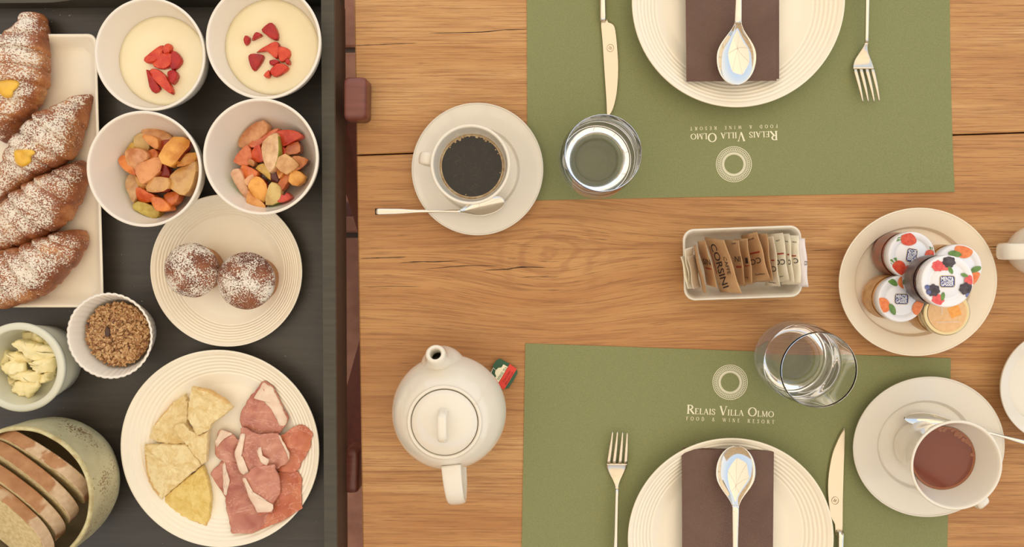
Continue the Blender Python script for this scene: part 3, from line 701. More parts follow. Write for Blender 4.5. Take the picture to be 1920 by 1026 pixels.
# ---- cutlery
def spoon(name, tip, neck, end, bw, z, lab, dz_end=0.0, hw=(4.5, 9), depth=0.006, bowl_up=True, group=None, tilt=0.0, hz=None, pw=1.0):
    """tip, neck, end in pixels; bw = bowl half width (pixels)"""
    A, B, E = W(*tip, z), W(*neck, z), W(*end, z); ax = (B - A).normalized(); sd = Vector((-ax.y, ax.x, 0)); L = (B - A).length; s = S(z)
    r0 = root(name, tuple(A), lab, 'spoon', group); n, m = 36, 18; V, Fc = [], []
    thk = 0.0011
    for layer in (0, 1):
        for i in range(n + 1):
            t = (1 - math.cos(PI * i / n)) / 2; x = t * L
            if t < .44: w = bw * s * max(0.02, 1 - ((.44 - t) / .44) ** 2.15) ** .5
            else: w = hw[0] * s + (bw - hw[0]) * s * (0.5 + 0.5 * math.cos(PI * ((t - .44) / .56) ** 1.12)) ** .82
            for j in range(m + 1):
                q = -1 + 2 * j / m; dd = depth * (1 - q * q) * (math.sin(PI * min(1, max(0, t))) ** 0.8)
                p = A + ax * x + sd * (w * q); p.z = z + max(0.0065, depth + 0.0016) - dd - thk * layer + 0.0030 * max(0, (t - 0.75) / .25) ** 2 + tilt * w * q
                V.append(p)
    K = (n + 1) * (m + 1)
    for i in range(n):
        for j in range(m):
            q = i * (m + 1) + j; Fc.append((q, q + m + 1, q + m + 2, q + 1)); Fc.append((K + q, K + q + 1, K + q + m + 2, K + q + m + 1))
    for i in range(n):
        for j in (0, m): q = i * (m + 1) + j; Fc.append((q, q + m + 1, K + q + m + 1, K + q) if j else (q, K + q, K + q + m + 1, q + m + 1))
    mk('bowl', V, Fc, STEEL, r0, True)
    N = 22; pth = []; hz = hz or (0.0075, 0.014, 0.010); zb = max(0.0065, depth + 0.0016) + 0.0020; zz = interp([zb, max(hz[0], zb + .0016), hz[1], hz[2]], N)
    Bs = B - ax * (0.035 * L)
    for i in range(N): p = Bs.lerp(E, i / (N - 1)); p.z = z + zz[i] + dz_end * (i / (N - 1)); pth.append(p)
    v_, f_ = ribbon(pth, sd, interp([hw[0] * s * 1.08, hw[0] * s * .85, hw[0] * s, hw[1] * s * .9, hw[1] * s], N), interp([0.0010, 0.0016, 0.0014, 0.0012], N), 14, True, 2.6)
    mk('handle', v_, f_, STEEL, r0, True); return r0
ZN = NZ + 0.0032
spoon('table_spoon', (1374, 163), (1377, 48), (1381, -240), 35.5, ZN, 'shiny steel tablespoon on the upper napkin, bowl towards the table centre', depth=0.0085, hw=(6.0, 10), group='steel tablespoons')
spoon('table_spoon', (1375.5, 831), (1372.5, 943), (1367, 1240), 36.5, ZN, 'shiny steel tablespoon on the lower napkin, bowl above the handle', depth=0.0085, hw=(6.0, 10), group='steel tablespoons')
spoon('teaspoon', (946, 378), (862, 397), (707, 397.5), 17.5, 0.0095, 'small steel teaspoon lying across the coffee saucer', hw=(3.0, 6.3), depth=0.004, dz_end=-0.002, hz=(0.010, 0.012, 0.010), group='teaspoons')
spoon('teaspoon', (1690, 781), (1785, 790), (1960, 838), 13, 0.0085, 'slim steel teaspoon behind the teacup on its saucer', hw=(2.8, 5.5), depth=0.004, hz=(0.012, 0.013, 0.012), group='teaspoons')

def fork(lab, tips, roots, sideL, sideR, neck, end, hw, up):
    z = PM + 0.0012; s = S(z); r0 = root('fork', tuple(W(*neck, z)), lab, 'fork', 'steel forks')
    sd = (W(*sideR, z) - W(*sideL, z)).normalized(); top = (W(*tips[1], z) + W(*tips[2], z)) / 2; rt = (W(*roots[0], z) + W(*roots[3], z)) / 2
    for k in range(4):
        a_, b_ = W(*roots[k], z), W(*tips[k], z); pts = []
        for i in range(10): t = i / 9; p = a_.lerp(b_, t); p.z = z + 0.004 + 0.0035 * math.sin(t * 1.6) - 0.002 * t; pts.append(p)
        v_, f_ = ribbon(pts, sd, interp([3.5 * s, 2.9 * s, 1.2 * s], 10), interp([.0009, .0009, .0006], 10), 10, True, 3); mk('tine', v_, f_, STEELB, r0, True)
    cen = (W(*sideL, z) + W(*sideR, z)) / 2; hwid = (W(*sideR, z) - W(*sideL, z)).length / 2; N = 20; pts = []; ws = []
    nk = W(*neck, z); st_ = rt
    for i in range(N):
        t = i / (N - 1); p = st_.lerp(nk, t); p.z = z + 0.004 - 0.003 * math.sin(t * PI) + 0.004 * t ** 2; pts.append(p)
        ws.append(3.1 * s + (hwid - 3.1 * s) * (0.5 + 0.5 * math.cos(PI * t ** 1.05)) ** .9)
    v_, f_ = ribbon(pts, sd, ws, .0009, 18, True, 3.2); mk('fork_head', v_, f_, STEELB, r0, True)
    E = W(*end, z); pts = []; zz = interp([0.008, 0.011, 0.009, 0.004], 20)
    for i in range(20): p = nk.lerp(E, i / 19); p.z = z + zz[i]; pts.append(p)
    v_, f_ = ribbon(pts, sd, interp([3.2 * s, 3.6 * s, hw * s * .8, hw * s], 20), .0014, 14, True, 2.6); mk('handle', v_, f_, STEEL, r0, True)
fork('steel fork on the top placemat, tines pointing to the table centre', [(1613, 193), (1623, 193), (1634, 193), (1643.5, 192)], [(1599.5, 131), (1610.3, 131), (1621.3, 131), (1632, 131)], (1596, 127), (1635.6, 127), (1617.5, 84), (1614, -160), 8, 1)
fork('steel fork on the bottom placemat, left of the plate', [(1147.5, 807), (1156.5, 807), (1166, 808), (1174.5, 809)], [(1140, 867), (1150.5, 867), (1161.5, 867), (1172, 867)], (1136.4, 866), (1175.6, 866), (1155, 912), (1147, 1180), 8, -1)
def knife(lab, outline, bol, end, hw, mark):
    z = PM + 0.0014; s = S(z); r0 = root('table_knife', tuple(W(*bol, z)), lab, 'knife', 'steel knives')
    P = [W(x, y, z + 0.001) for x, y in outline]
    if not ccw([(p.x, p.y) for p in P]): P.reverse()
    n = len(P); c = sum(P, Vector()) / n; V = [(p.x, p.y, z) for p in P] + [(p.x, p.y, z + 0.0006) for p in P] + [(c.x + (p.x - c.x) * .93, c.y + (p.y - c.y) * .97, z + 0.0017) for p in P]
    Fc = [tuple(reversed(range(n)))] + [(l * n + k, l * n + (k + 1) % n, l * n + n + (k + 1) % n, l * n + n + k) for l in range(2) for k in range(n)] + [tuple(2 * n + k for k in range(n))]
    mk('blade', V, Fc, STEELB, r0, False)
    A, E = W(*bol, z), W(*end, z); ax = (E - A).normalized(); sd = Vector((-ax.y, ax.x, 0)); A = A - ax * 0.003
    pts = [A.lerp(E, i / 19) + Vector((0, 0, 0.0035)) for i in range(20)]
    v_, f_ = ribbon(pts, sd, interp([6.2 * s, 5.2 * s, 6.5 * s, hw * s], 20), interp([.0022, .0034, .0034, .0034], 20), 16, True, 2.5); mk('handle', v_, f_, STEEL, r0, True)
    V, Fc = [], []; pts = [(mark[0] + 6.5 * math.cos(a / 20 * 2 * PI), mark[1] + 7 * math.sin(a / 20 * 2 * PI)) for a in range(21)]; strokes(V, Fc, pts, 0.7)
    for g in ([(-4, -1), (-1, 3), (3, -2)], [(-3, 2), (0, -3), (4, 2)], [(-2, -4), (2, 4)]): strokes(V, Fc, [(mark[0] + x, mark[1] + y) for x, y in g], 0.6)
    Pw = [W(x, y, z + 0.0019 + e) for x, y, e in V]; mk('stamped_mark', Pw, [f if ccw([(Pw[i].x, Pw[i].y) for i in f]) else tuple(reversed(f)) for f in Fc], ENGR, r0, False)
knife('steel knife on the top placemat, its tip touching the water glass', smooth_poly([(1126, 38), (1129, 80), (1133, 140), (1136.5, 190), (1138, 219), (1142, 219), (1150, 205), (1157, 175), (1160, 130), (1158, 90), (1154, 55), (1149, 44), (1140, 40), (1136, 34)], 3), (1130, 36), (1126, -240), 6.5, (1144.5, 90))
knife('steel knife on the bottom placemat, between the plate and the tea saucer', smooth_poly([(1579, 1003), (1580.5, 940), (1582.5, 870), (1584.5, 808), (1580, 807), (1571, 823), (1560, 850), (1553, 885), (1551, 915), (1553, 945), (1557, 970), (1565, 985), (1567, 1003)], 3), (1573, 1000), (1569, 1260), 7.5, (1566, 939))

# ================================================================== CUPS, POT, GLASSES
def cup(name, c, zr, z0, prof, liquid, lmat, lab, cat, handle, seg=96, kx=1.0, mat=CHINA, group=None):
    """prof: (radius, height above z0) outer side; inside is offset"""
    p = W(*c, zr); base = Vector((p.x, p.y, z0)); r0 = root(name, tuple(base), lab, cat, group)
    P = bez(prof, 6); th = 0.0026; inn = []
    for (r, h) in reversed(P):
        if h > 0.005: inn.append((max(0.001, r - th), h))
    full = [(0, 0.002), (prof[0][0] * .82, 0.002), (prof[0][0] * .86, 0)] + P + [(P[-1][0] - th * .25, P[-1][1] + 0.0008), (P[-1][0] - th * .75, P[-1][1] + 0.0008)] + inn + [(inn[-1][0] * .7, 0.0045), (0, 0.004)]
    mk('body', *lathe(base, full, seg, kx)[:2], mat, r0)
    if liquid:
        lz, lr = liquid; V, Fc, fm = lathe(base, [(0, lz), (lr * .5, lz), (lr * .93, lz), (lr, lz + 0.0005), (lr, lz - 0.003)], seg, kx); mk(lmat[0], V, [tuple(reversed(f)) for f in Fc], lmat[1], r0)
    if handle:
        ang, pts, w, t = handle; d = Vector((math.cos(ang), math.sin(ang), 0)); pth = [base + d * r + Vector((0, 0, h)) for r, h in bez(pts, 5)]
        v_, f_ = ribbon(pth, Vector((-d.y, d.x, 0)), w, t, 16, True, 2.6); mk('handle', v_, f_, mat, r0)
    return r0, base
# coffee cup
cz = csz - 0.0005
cc, ccb = cup('coffee_cup', (882, 308.5), 0.064, cz, [(0.0185, 0), (0.021, 0.002), (0.0255, 0.012), (0.029, 0.028), (0.0315, 0.044), (0.0345, 0.064 - cz)], None, None, 'white cup of black coffee on a saucer, left of the placemats', 'cup', (math.radians(171), [(0.0318, 0.050), (0.038, 0.053), (0.0437, 0.049), (0.0447, 0.040), (0.039, 0.027), (0.0268, 0.020)], 0.0055, 0.0022), group='white cups')
lz = 0.041; lr = 0.0286
mk('coffee', *[x for x in lathe(ccb, [(lr - 0.0012, lz), (lr * .5, lz), (0, lz)], 96)][:2], COFFEE, cc)
crm = random.Random(3)
mk('crema', *lathe(ccb, [(lr, lz - .001), (lr - .0002, lz + 0.0006), (lr - 0.0019, lz + 0.0002)], 120, rf=lambda a, r, z: (r - (0.0012 * noise.noise(Vector((math.cos(a) * 3, math.sin(a) * 3, 1))) if r < lr - .002 else 0), z))[:2], CREMA, cc, label='pale froth ring round the coffee')
V_, F_ = [], []
for k in range(26):
    a = math.radians(60 + crm.uniform(0, 90)) if k < 18 else math.radians(crm.uniform(-110, 60)); rr = crm.uniform(0.0006, 0.0012) if k < 18 else crm.uniform(.0004, .0007); R_ = lr - 0.0020 + crm.uniform(-.0012, .0008)
    q = lathe(ccb + Vector((math.cos(a) * R_, math.sin(a) * R_, lz)), [(rr, 0), (rr * .8, rr * .5), (0, rr * .75)], 8); V_, F_, _ = joinp([(V_, F_), q[:2]])
o = mk('froth_bubbles', V_, F_, CREMA, cc); o['kind'] = 'stuff'
# tea cup
tcz = tsz - 0.0005
tcp, tcb = cup('teacup', (1793, 872.5), 0.070, tcz, [(0.0215, 0), (0.0235, 0.002), (0.0245, 0.014), (0.0265, 0.030), (0.0315, 0.045), (0.0392, 0.070 - tcz)], None, None, 'wide white cup of red-brown tea on the large saucer', 'cup', (math.radians(-50), [(0.0345, 0.051), (0.041, 0.055), (0.050, 0.052), (0.0525, 0.043), (0.046, 0.030), (0.0248, 0.020)], 0.0058, 0.0024), kx=1.0, group='white cups')
tz = 0.0445; tr_ = 0.0284
mk('tea', *lathe(tcb, [(tr_, tz), (tr_ * .90, tz), (tr_ * .5, tz), (0, tz)], 96, fmf=lambda i: 1 if i == 0 else 0), [TEA, TEAEDGE][:1] and [TEA, TEAEDGE], tcp) if False else None
Vt, Ft, fmt = lathe(tcb, [(tr_, tz), (tr_ * .93, tz), (tr_ * .5, tz), (0, tz)], 96, fmf=lambda i: 1 if i == 0 else 0); mk('tea', Vt, Ft, [TEA, TEAEDGE], tcp, True, fmt)
V_, F_ = [], []
for k in range(22):
    a = math.radians(crm.uniform(5, 100)); rr = crm.uniform(0.0010, 0.0024); R_ = tr_ - 0.0016 - rr * .6 + crm.uniform(-.0020, .0002)
    q = lathe(tcb + Vector((math.cos(a) * R_, math.sin(a) * R_, tz)), [(rr * 1.05, 0), (rr, rr * .22), (rr * .86, rr * .30), (rr * .7, rr * .16), (0, rr * .12)], 14); V_, F_, _ = joinp([(V_, F_), q[:2]])
o = mk('froth_bubbles', V_, F_, M('tea_froth', (150, 96, 72), 0.1), tcp); o['kind'] = 'stuff'
# jug at the right edge
jug, jb = cup('milk_jug', (1995, 471), 0.058, 0, [(0.014, 0), (0.016, 0.002), (0.0215, 0.014), (0.0232, 0.026), (0.0205, 0.042), (0.0215, 0.057)], (0.042, 0.0176), ('milk', YOG), 'small white china jug cut off by the right edge, its handle pointing left', 'jug', (math.radians(181), [(0.0200, 0.048), (0.028, 0.053), (0.0385, 0.051), (0.0425, 0.044), (0.038, 0.030), (0.0215, 0.018)], 0.0072, 0.0026), seg=72)

# teapot
PCX = W(832.5, 794.5, 0.088); pb = Vector((PCX.x, PCX.y, 0)); pot = root('teapot', tuple(pb), 'round white china teapot left of the lower placemat, a tea tag hanging out', 'teapot')
bp = bez([(0.030, 0), (0.033, 0.001), (0.044, 0.016), (0.0505, 0.036), (0.0510, 0.048), (0.0465, 0.064), (0.038, 0.077), (0.0325, 0.0825), (0.0315, 0.0845), (0.0300, 0.0850), (0.0288, 0.0838), (0.0285, 0.081)], 6)
bV, bF, _ = lathe(pb, [(0, 0.001), (0.027, 0.001)] + bp + [(0.020, 0.0805), (0, 0.0805)], 112); mk('body', bV, bF, CHINA, pot)
lp = bez([(0.0278, 0.0825), (0.0278, 0.0845), (0.024, 0.0875), (0.014, 0.0915), (0.006, 0.0930)], 5) + [(0, 0.0932)]
mk('lid', *lathe(pb, [(0, 0.082), (0.027, 0.082)] + lp, 96)[:2], CHINA, pot)
yd = Vector((0, 1, 0)); kn = [pb + Vector((-.0008 * t, 0.0112 * s, h)) for t, s, h in bez([(0, 1.0, 0.089), (0, 1.04, 0.096), (0, .78, 0.1025), (0, .3, 0.1045), (0, -.3, 0.1045), (0, -.78, 0.1025), (0, -1.04, 0.096), (0, -1.0, 0.089)], 4)]
v_, f_ = ribbon(kn, Vector((1, 0, 0)), 0.0040, 0.0026, 14, True, 2.8); lidk = mk('lid_knob', v_, f_, CHINA, pot)
sd_ = Vector((-0.135, 0.99, 0)).normalized()
spp = bez([(0.030, 0.036), (0.040, 0.044), (0.048, 0.056), (0.053, 0.068), (0.0585, 0.0800)], 5); spr = interp([0.0240, 0.0225, 0.0185, 0.0130, 0.0096, 0.0084], len(spp))
V, Fc = [], []; cr_s = Vector((sd_.y, -sd_.x, 0)); seg = 24
pth = [pb + sd_ * r + Vector((0, 0, h)) for r, h in spp]
v_, f_ = ribbon(pth, cr_s, spr, [q * .95 for q in spr], seg, False)
tp = pth[-1]; tn = (pth[-1] - pth[-2]).normalized()
for rr, dd in ((0.0070, 0.0012), (0.0056, 0.0012), (0.0048, 0.0), (0.0046, -0.012)):
    o0 = len(v_); nn = tn.cross(cr_s)
    for k in range(seg): a = 2 * PI * k / seg; v_.append(tp + tn * dd + cr_s * (rr * math.cos(a)) + nn * (rr * math.sin(a)))
    for k in range(seg): k2 = (k + 1) % seg; f_.append((o0 - seg + k, o0 - seg + k2, o0 + k2, o0 + k))
mk('spout', v_, f_, CHINA, pot)
hd = Vector((0.11, -0.994, 0)).normalized()
hp = [pb + hd * r + Vector((0, 0, h)) for r, h in bez([(0.040, 0.074), (0.054, 0.0765), (0.068, 0.073), (0.0765, 0.062), (0.0765, 0.050), (0.070, 0.036), (0.058, 0.027), (0.046, 0.024)], 5)]
v_, f_ = ribbon(hp, Vector((-hd.y, hd.x, 0)), interp([0.0088, 0.0078, 0.0076, 0.0082], len(hp)), 0.0026, 18, True, 2.8); mk('handle', v_, f_, CHINA, pot)
# tea tag and string
tag = root('tea_bag_tag', tuple(W(946, 701, 0.004)), 'green and red paper tea tag beside the teapot', 'tea tag')
tg = lambda l: [(900 + x / 12.82, 660 + y / 12.82) for x, y in l]
sheet('paper', tg([(480, 160), (715, 290), (885, 410), (905, 510), (800, 700), (690, 870), (600, 890), (540, 900), (420, 760), (330, 640), (262, 500), (330, 290), (390, 210)]), 0.004, TAGG, tag, 0.0005)
sheet('red_band', tg([(715, 290), (885, 410), (592, 890), (540, 900), (440, 760)]), 0.0042, TAGR, tag, 0.0001)
sheet('cream_panel', tg([(562, 300), (668, 360), (445, 735), (340, 640), (390, 590), (360, 520), (372, 450), (440, 385), (515, 375)]), 0.00425, TAGC, tag, 0.0001)
put_text('lettering', serif([(c, 1.0) for c in 'AHMAD TEA'], 0.05), *[tg([q])[0] for q in ((445, 690), (655, 385))], 4.6, 0.0044, TAGG, tag)
put_text('lettering', serif([(c, 1.0) for c in 'ENGLISH'], 0.05), *[tg([q])[0] for q in ((580, 735), (745, 475))], 3.4, 0.0044, M('tag_dark_red', (128, 34, 30), 0.6), tag)
put_text('lettering', serif([(c, 1.0) for c in 'BREAKFAST'], 0.05), *[tg([q])[0] for q in ((625, 800), (815, 500))], 3.2, 0.0044, bpy.data.materials['tag_dark_red'], tag)
bvh = BVHTree.FromPolygons([Vector(v) for v in bV], bF)
sp_ = []
for x, y in bez([(887, 761), (893, 756), (902, 745), (909, 733), (915, 720), (921, 709)], 5):
    h = bvh.ray_cast(Vector((0, 0, D)), ray(x, y)); 
    if h[0]: sp_.append(h[0] + Vector((0, 0, 0.0004)))
sp_ += [W(923, 705, 0.03), W(921, 698, 0.012), W(925, 690, 0.0048), W(929, 694, 0.0048)]
v_, f_ = ribbon(sp_, Vector((1, 0.3, 0)).normalized(), 0.00028, 0.00028, 8); mk('string', v_, f_, CORD, tag)

# glasses
def tumbler(c, zr, z0, rim, lab):
    p = W(*c, zr); base = Vector((p.x, p.y, z0)); r0 = root('water_glass', tuple(base), lab, 'glass', 'water glasses'); H = zr - z0
    out = bez([(0.020, 0.0), (0.0245, 0.0012), (0.0300, 0.010), (0.0342, 0.024), (0.0352, 0.040), (0.0342, 0.060), (rim, H)], 6)
    inn = bez([(rim - 0.0007, H), (0.0333, 0.060), (0.0339, 0.040), (0.0326, 0.026), (0.0275, 0.013), (0.018, 0.0065), (0.008, 0.0055)], 6)
    prof = [(0, 0.0012), (0.017, 0.0010)] + out + [(rim - 0.0001, H + 0.00025), (rim - 0.00035, H + 0.0004), (rim - 0.0006, H + 0.00025)] + inn + [(0, 0.0054)]
    mk('glass_body', *lathe(base, prof, 96)[:2], GLASS, r0)
    wl = 0.050; wp = [(0, 0.0053)] + [(r + 0.00004, h) for r, h in reversed(inn) if h < wl] + [(0.0337, wl), (0.033, wl - 0.0003), (0, wl - 0.0004)]
    mk('water', *lathe(base, wp, 96)[:2], WATER, r0)
    return r0
tumbler((1131, 287), 0.088, PM, 0.0318, 'round clear tumbler of water by the tip of the upper knife')
tumbler((1536, 694.5), 0.090, PM, 0.0316, 'round clear tumbler of water half on the lower placemat')

# ---- sachet dish
SZ = 0.036; sdp = W(1392, 493.5, SZ)
sd0 = root('sachet_dish', (sdp.x, sdp.y, 0), None, None)
def rrect(hx, hy, r, n=8):
    out = []
    for cx, cy, a0 in ((hx - r, hy - r, 0), (-hx + r, hy - r, 90), (-hx + r, -hy + r, 180), (hx - r, -hy + r, 270)):
        for k in range(n + 1): a = math.radians(a0 + 90 * k / n); out.append((cx + r * math.cos(a), cy + r * math.sin(a)))
    return out
s_ = S(SZ); lv = [(88, 45, 14, 0.0), (94, 50, 15, 0.002), (104, 60, 18, SZ * .6), (110, 67, 21, SZ), (108.5, 65.5, 20, SZ + .0008), (106, 63, 18, SZ + .0004), (102, 59, 16, SZ * .85), (97, 54, 17, SZ * .4), (88, 46, 15, 0.005), (60, 25, 12, 0.004)]
V, Fc = [], []; ra = math.radians(2.0)
for hx, hy, r, z in lv:
    for x, y in rrect(hx * s_, hy * s_, r * s_): V.append((sdp.x + x * math.cos(ra) - y * math.sin(ra), sdp.y + x * math.sin(ra) + y * math.cos(ra), z))
nn_ = 36
for l in range(len(lv) - 1):
    for k in range(nn_): k2 = (k + 1) % nn_; Fc.append((l * nn_ + k, l * nn_ + k2, l * nn_ + nn_ + k2, l * nn_ + nn_ + k))
Fc.append(tuple(reversed(range(nn_)))); Fc.append(tuple((len(lv) - 1) * nn_ + k for k in range(nn_)))
bpy.data.objects.remove(sd0); T(mk('sachet_dish', V, Fc, CHINA, None, True), 'oblong white china dish holding a row of sugar sachets', 'dish')
def sc_(l): return [(1260 + x / 6.036, 410 + y / 6.036) for x, y in l]
def sachet(quad, zl, zr_, mat, lab, marks=(), bulge=0.0022, side=1):
    """quad TL TR BR BL in crop units; zl, zr_ heights of its left and right edge"""
    Q = sc_(quad); n, m = 12, 16; V, Fc = [], []
    def pt(u, v, lift=0.0):
        x = (Q[0][0] * (1 - u) + Q[1][0] * u) * (1 - v) + (Q[3][0] * (1 - u) + Q[2][0] * u) * v; y = (Q[0][1] * (1 - u) + Q[1][1] * u) * (1 - v) + (Q[3][1] * (1 - u) + Q[2][1] * u) * v
        z = zl + (zr_ - zl) * u; e = max(0, 1 - abs(2 * v - 1) ** 6) * max(0, 1 - abs(2 * u - 1) ** 4)
        x += 1.2 * math.sin(v * 9 + quad[0][0]) * 0.8
        return W(x, y, z + bulge * e * side * (0.7 + 0.3 * noise.noise(Vector((x * .2, y * .2, 2)))) + lift)
    for lay in (0, 1):
        for i in range(n + 1):
            for j in range(m + 1):
                p = pt(i / n, j / m)
                if lay: p = Vector((p.x, p.y, p.z - 0.0012 - (bulge if 0 < i < n and 0 < j < m else 0)))
                V.append(p)
    K = (n + 1) * (m + 1)
    for i in range(n):
        for j in range(m): q = i * (m + 1) + j; Fc.append((q + 1, q + m + 2, q + m + 1, q)); Fc.append((K + q, K + q + m + 1, K + q + m + 2, K + q + 1))
    loop = [i * (m + 1) for i in range(n + 1)] + [n * (m + 1) + j for j in range(1, m + 1)] + [i * (m + 1) + m for i in range(n - 1, -1, -1)] + [j for j in range(m - 1, 0, -1)]
    for k in range(len(loop)): a_, b_ = loop[k], loop[(k + 1) % len(loop)]; Fc.append((a_, b_, K + b_, K + a_))
    pz = W(*sc_([quad[0]])[0], min(zl, zr_)); r0 = root('sugar_sachet', tuple(pz), lab, 'sachet', 'sugar sachets in the white dish'); mk('packet', V, Fc, mat, r0, True)
    # marks are given in (u, v) of the sachet
    for mkd in marks:
        kind = mkd[0]
        if kind == 'bar':
            _, u0, v0, u1, v1 = mkd; vv = [pt(u, v, 0.0004) for u, v in ((u0, v0), (u1, v0), (u1, v1), (u0, v1))]; ff = [(0, 1, 2, 3)]; mm = REDINK; nm = 'red_stripe'
        else:
            _, s, u0, v0, u1, v1, hgt = mkd; Vt_, Ft_, wd = sans(s, 0.012); du, dv = u1 - u0, v1 - v0
            # up direction of the lettering: perpendicular in pixel space
            au = (Q[1][0] - Q[0][0], Q[1][1] - Q[0][1]); av = (Q[3][0] - Q[0][0], Q[3][1] - Q[0][1])
            dx = au[0] * du + av[0] * dv; dy = au[1] * du + av[1] * dv; L = math.hypot(dx, dy); ux, uy = dy / L, -dx / L; det = au[0] * av[1] - au[1] * av[0]
            upu = (ux * av[1] - uy * av[0]) / det; upv = (au[0] * uy - au[1] * ux) / det
            vv = [pt(u0 + du * a / wd + upu * b * hgt, v0 + dv * a / wd + upv * b * hgt, 0.0004) for a, b in Vt_]; ff = Ft_; mm = INK; nm = 'lettering'
        ff = [f if ccw([(vv[i].x, vv[i].y) for i in f]) else tuple(reversed(f)) for f in ff]
        mk(nm, vv, ff, mm, r0, False)
    return r0
hi, lo = 0.046, 0.014
sachet([(1380, 222), (1508, 225), (1545, 775), (1430, 772)], 0.040, 0.046, LPAPER, 'pale lavender-white sugar sachet, rightmost, overhanging the dish rim', [('t', 'CO', .70, .55, .98, .55, 11)])
sachet([(1290, 190), (1432, 190), (1465, 745), (1310, 748)], 0.032, hi, WPAPER, 'white sachet second from the right end, its red bar above a round letter', [('bar', .40, .405, .74, .43), ('t', 'C', .85, .47, .50, .47, 13), ('t', 'tare', .45, .14, .80, .15, 4)])
sachet([(1200, 172), (1330, 170), (1385, 740), (1240, 745)], 0.028, hi + .001, WPAPER, 'narrow-looking white sachet third from the right end', [('bar', .66, .40, .82, .43), ('t', 'C', .93, .52, .72, .52, 13), ('t', 'va', .5, .16, .75, .17, 4)])
sachet([(1080, 182), (1258, 160), (1325, 712), (1165, 722)], 0.024, hi + .002, WPAPER, 'white sachet fourth from the right end, with a large dark C under a red bar', [('bar', .44, .405, .86, .435), ('t', 'CO', .93, .54, .20, .54, 14), ('t', 'ar', .45, .16, .75, .15, 4), ('t', 'zuc', .35, .90, .62, .89, 4)])
sachet([(1010, 215), (1155, 200), (1225, 768), (1060, 760)], 0.020, hi + .003, WPAPER, 'white sachet next to the kraft ones, its lower corner sticking out', [('bar', .55, .465, .80, .49), ('t', 'CO', .90, .60, .20, .60, 14), ('t', 'zucchero', .2, .93, .7, .95, 4)])
sachet([(930, 175), (1075, 170), (1142, 706), (990, 720)], 0.018, hi + .004, KRAFT, 'plain kraft brown sachet just behind the one marked Co', [])
sachet([(790, 195), (968, 150), (1110, 690), (905, 728)], 0.016, hi + .006, KRAFT, 'kraft brown sachet in the middle with a red bar over a dark C', [('bar', .22, .385, .80, .42), ('t', 'CO', .76, .51, .12, .53, 15), ('t', 'www.cor', .2, .14, .72, .12, 5), ('t', 'Zucchero', .25, .86, .80, .88, 5)])
sachet([(700, 235), (855, 225), (920, 742), (770, 760)], 0.016, hi + .007, KRAFT, 'kraft brown sachet with a short dark stroke, left of the Co sachet', [('bar', .50, .58, .85, .60), ('t', 'I', .82, .42, .62, .42, 15), ('t', 'va', .5, .85, .7, .86, 5)])
sachet([(600, 240), (760, 245), (835, 765), (700, 768)], 0.015, hi + .008, KRAFT, 'creased kraft brown sachet right behind the CORSINI sachet', [('bar', .42, .56, .85, .60), ('t', 'NI', .40, .47, .82, .47, 15), ('t', 'zuc', .45, .10, .75, .08, 6)])
sachet([(375, 210), (597, 245), (790, 850), (545, 832)], 0.020, hi + .012, KRAFT, 'large kraft brown sachet reading CAFFE CORSINI lengthwise', [('t', 'CORSINI', .16, .13, .20, .93, 14.5), ('t', 'CAFFE', .60, .34, .62, .66, 8), ('bar', .085, .16, .115, .86)], 0.003)
sachet([(285, 255), (375, 250), (520, 790), (400, 750)], 0.030, hi + .014, KRAFT, 'kraft brown sachet reading SIN, left of the CORSINI one', [('bar', .18, .59, .80, .62), ('t', 'SIN', .05, .52, .86, .52, 15)])
sachet([(246, 300), (268, 300), (392, 848), (360, 840)], 0.032, hi + .016, KRAFT, 'kraft brown sachet seen almost edge-on, twisted to a point', [('bar', .1, .40, .9, .43)], 0.004)
sachet([(180, 432), (262, 410), (322, 775), (240, 800)], 0.050, 0.030, WPAPER, 'white sachet beside the edge-on kraft one at the left end', [])
sachet([(133, 348), (235, 318), (232, 712), (196, 718)], 0.046, 0.034, WPAPER, 'white sachet third from the left end with a folded top', [])
sachet([(100, 430), (150, 424), (238, 792), (172, 796)], 0.044, 0.036, WPAPER, 'leftmost white sachet hanging over the dish rim', [])

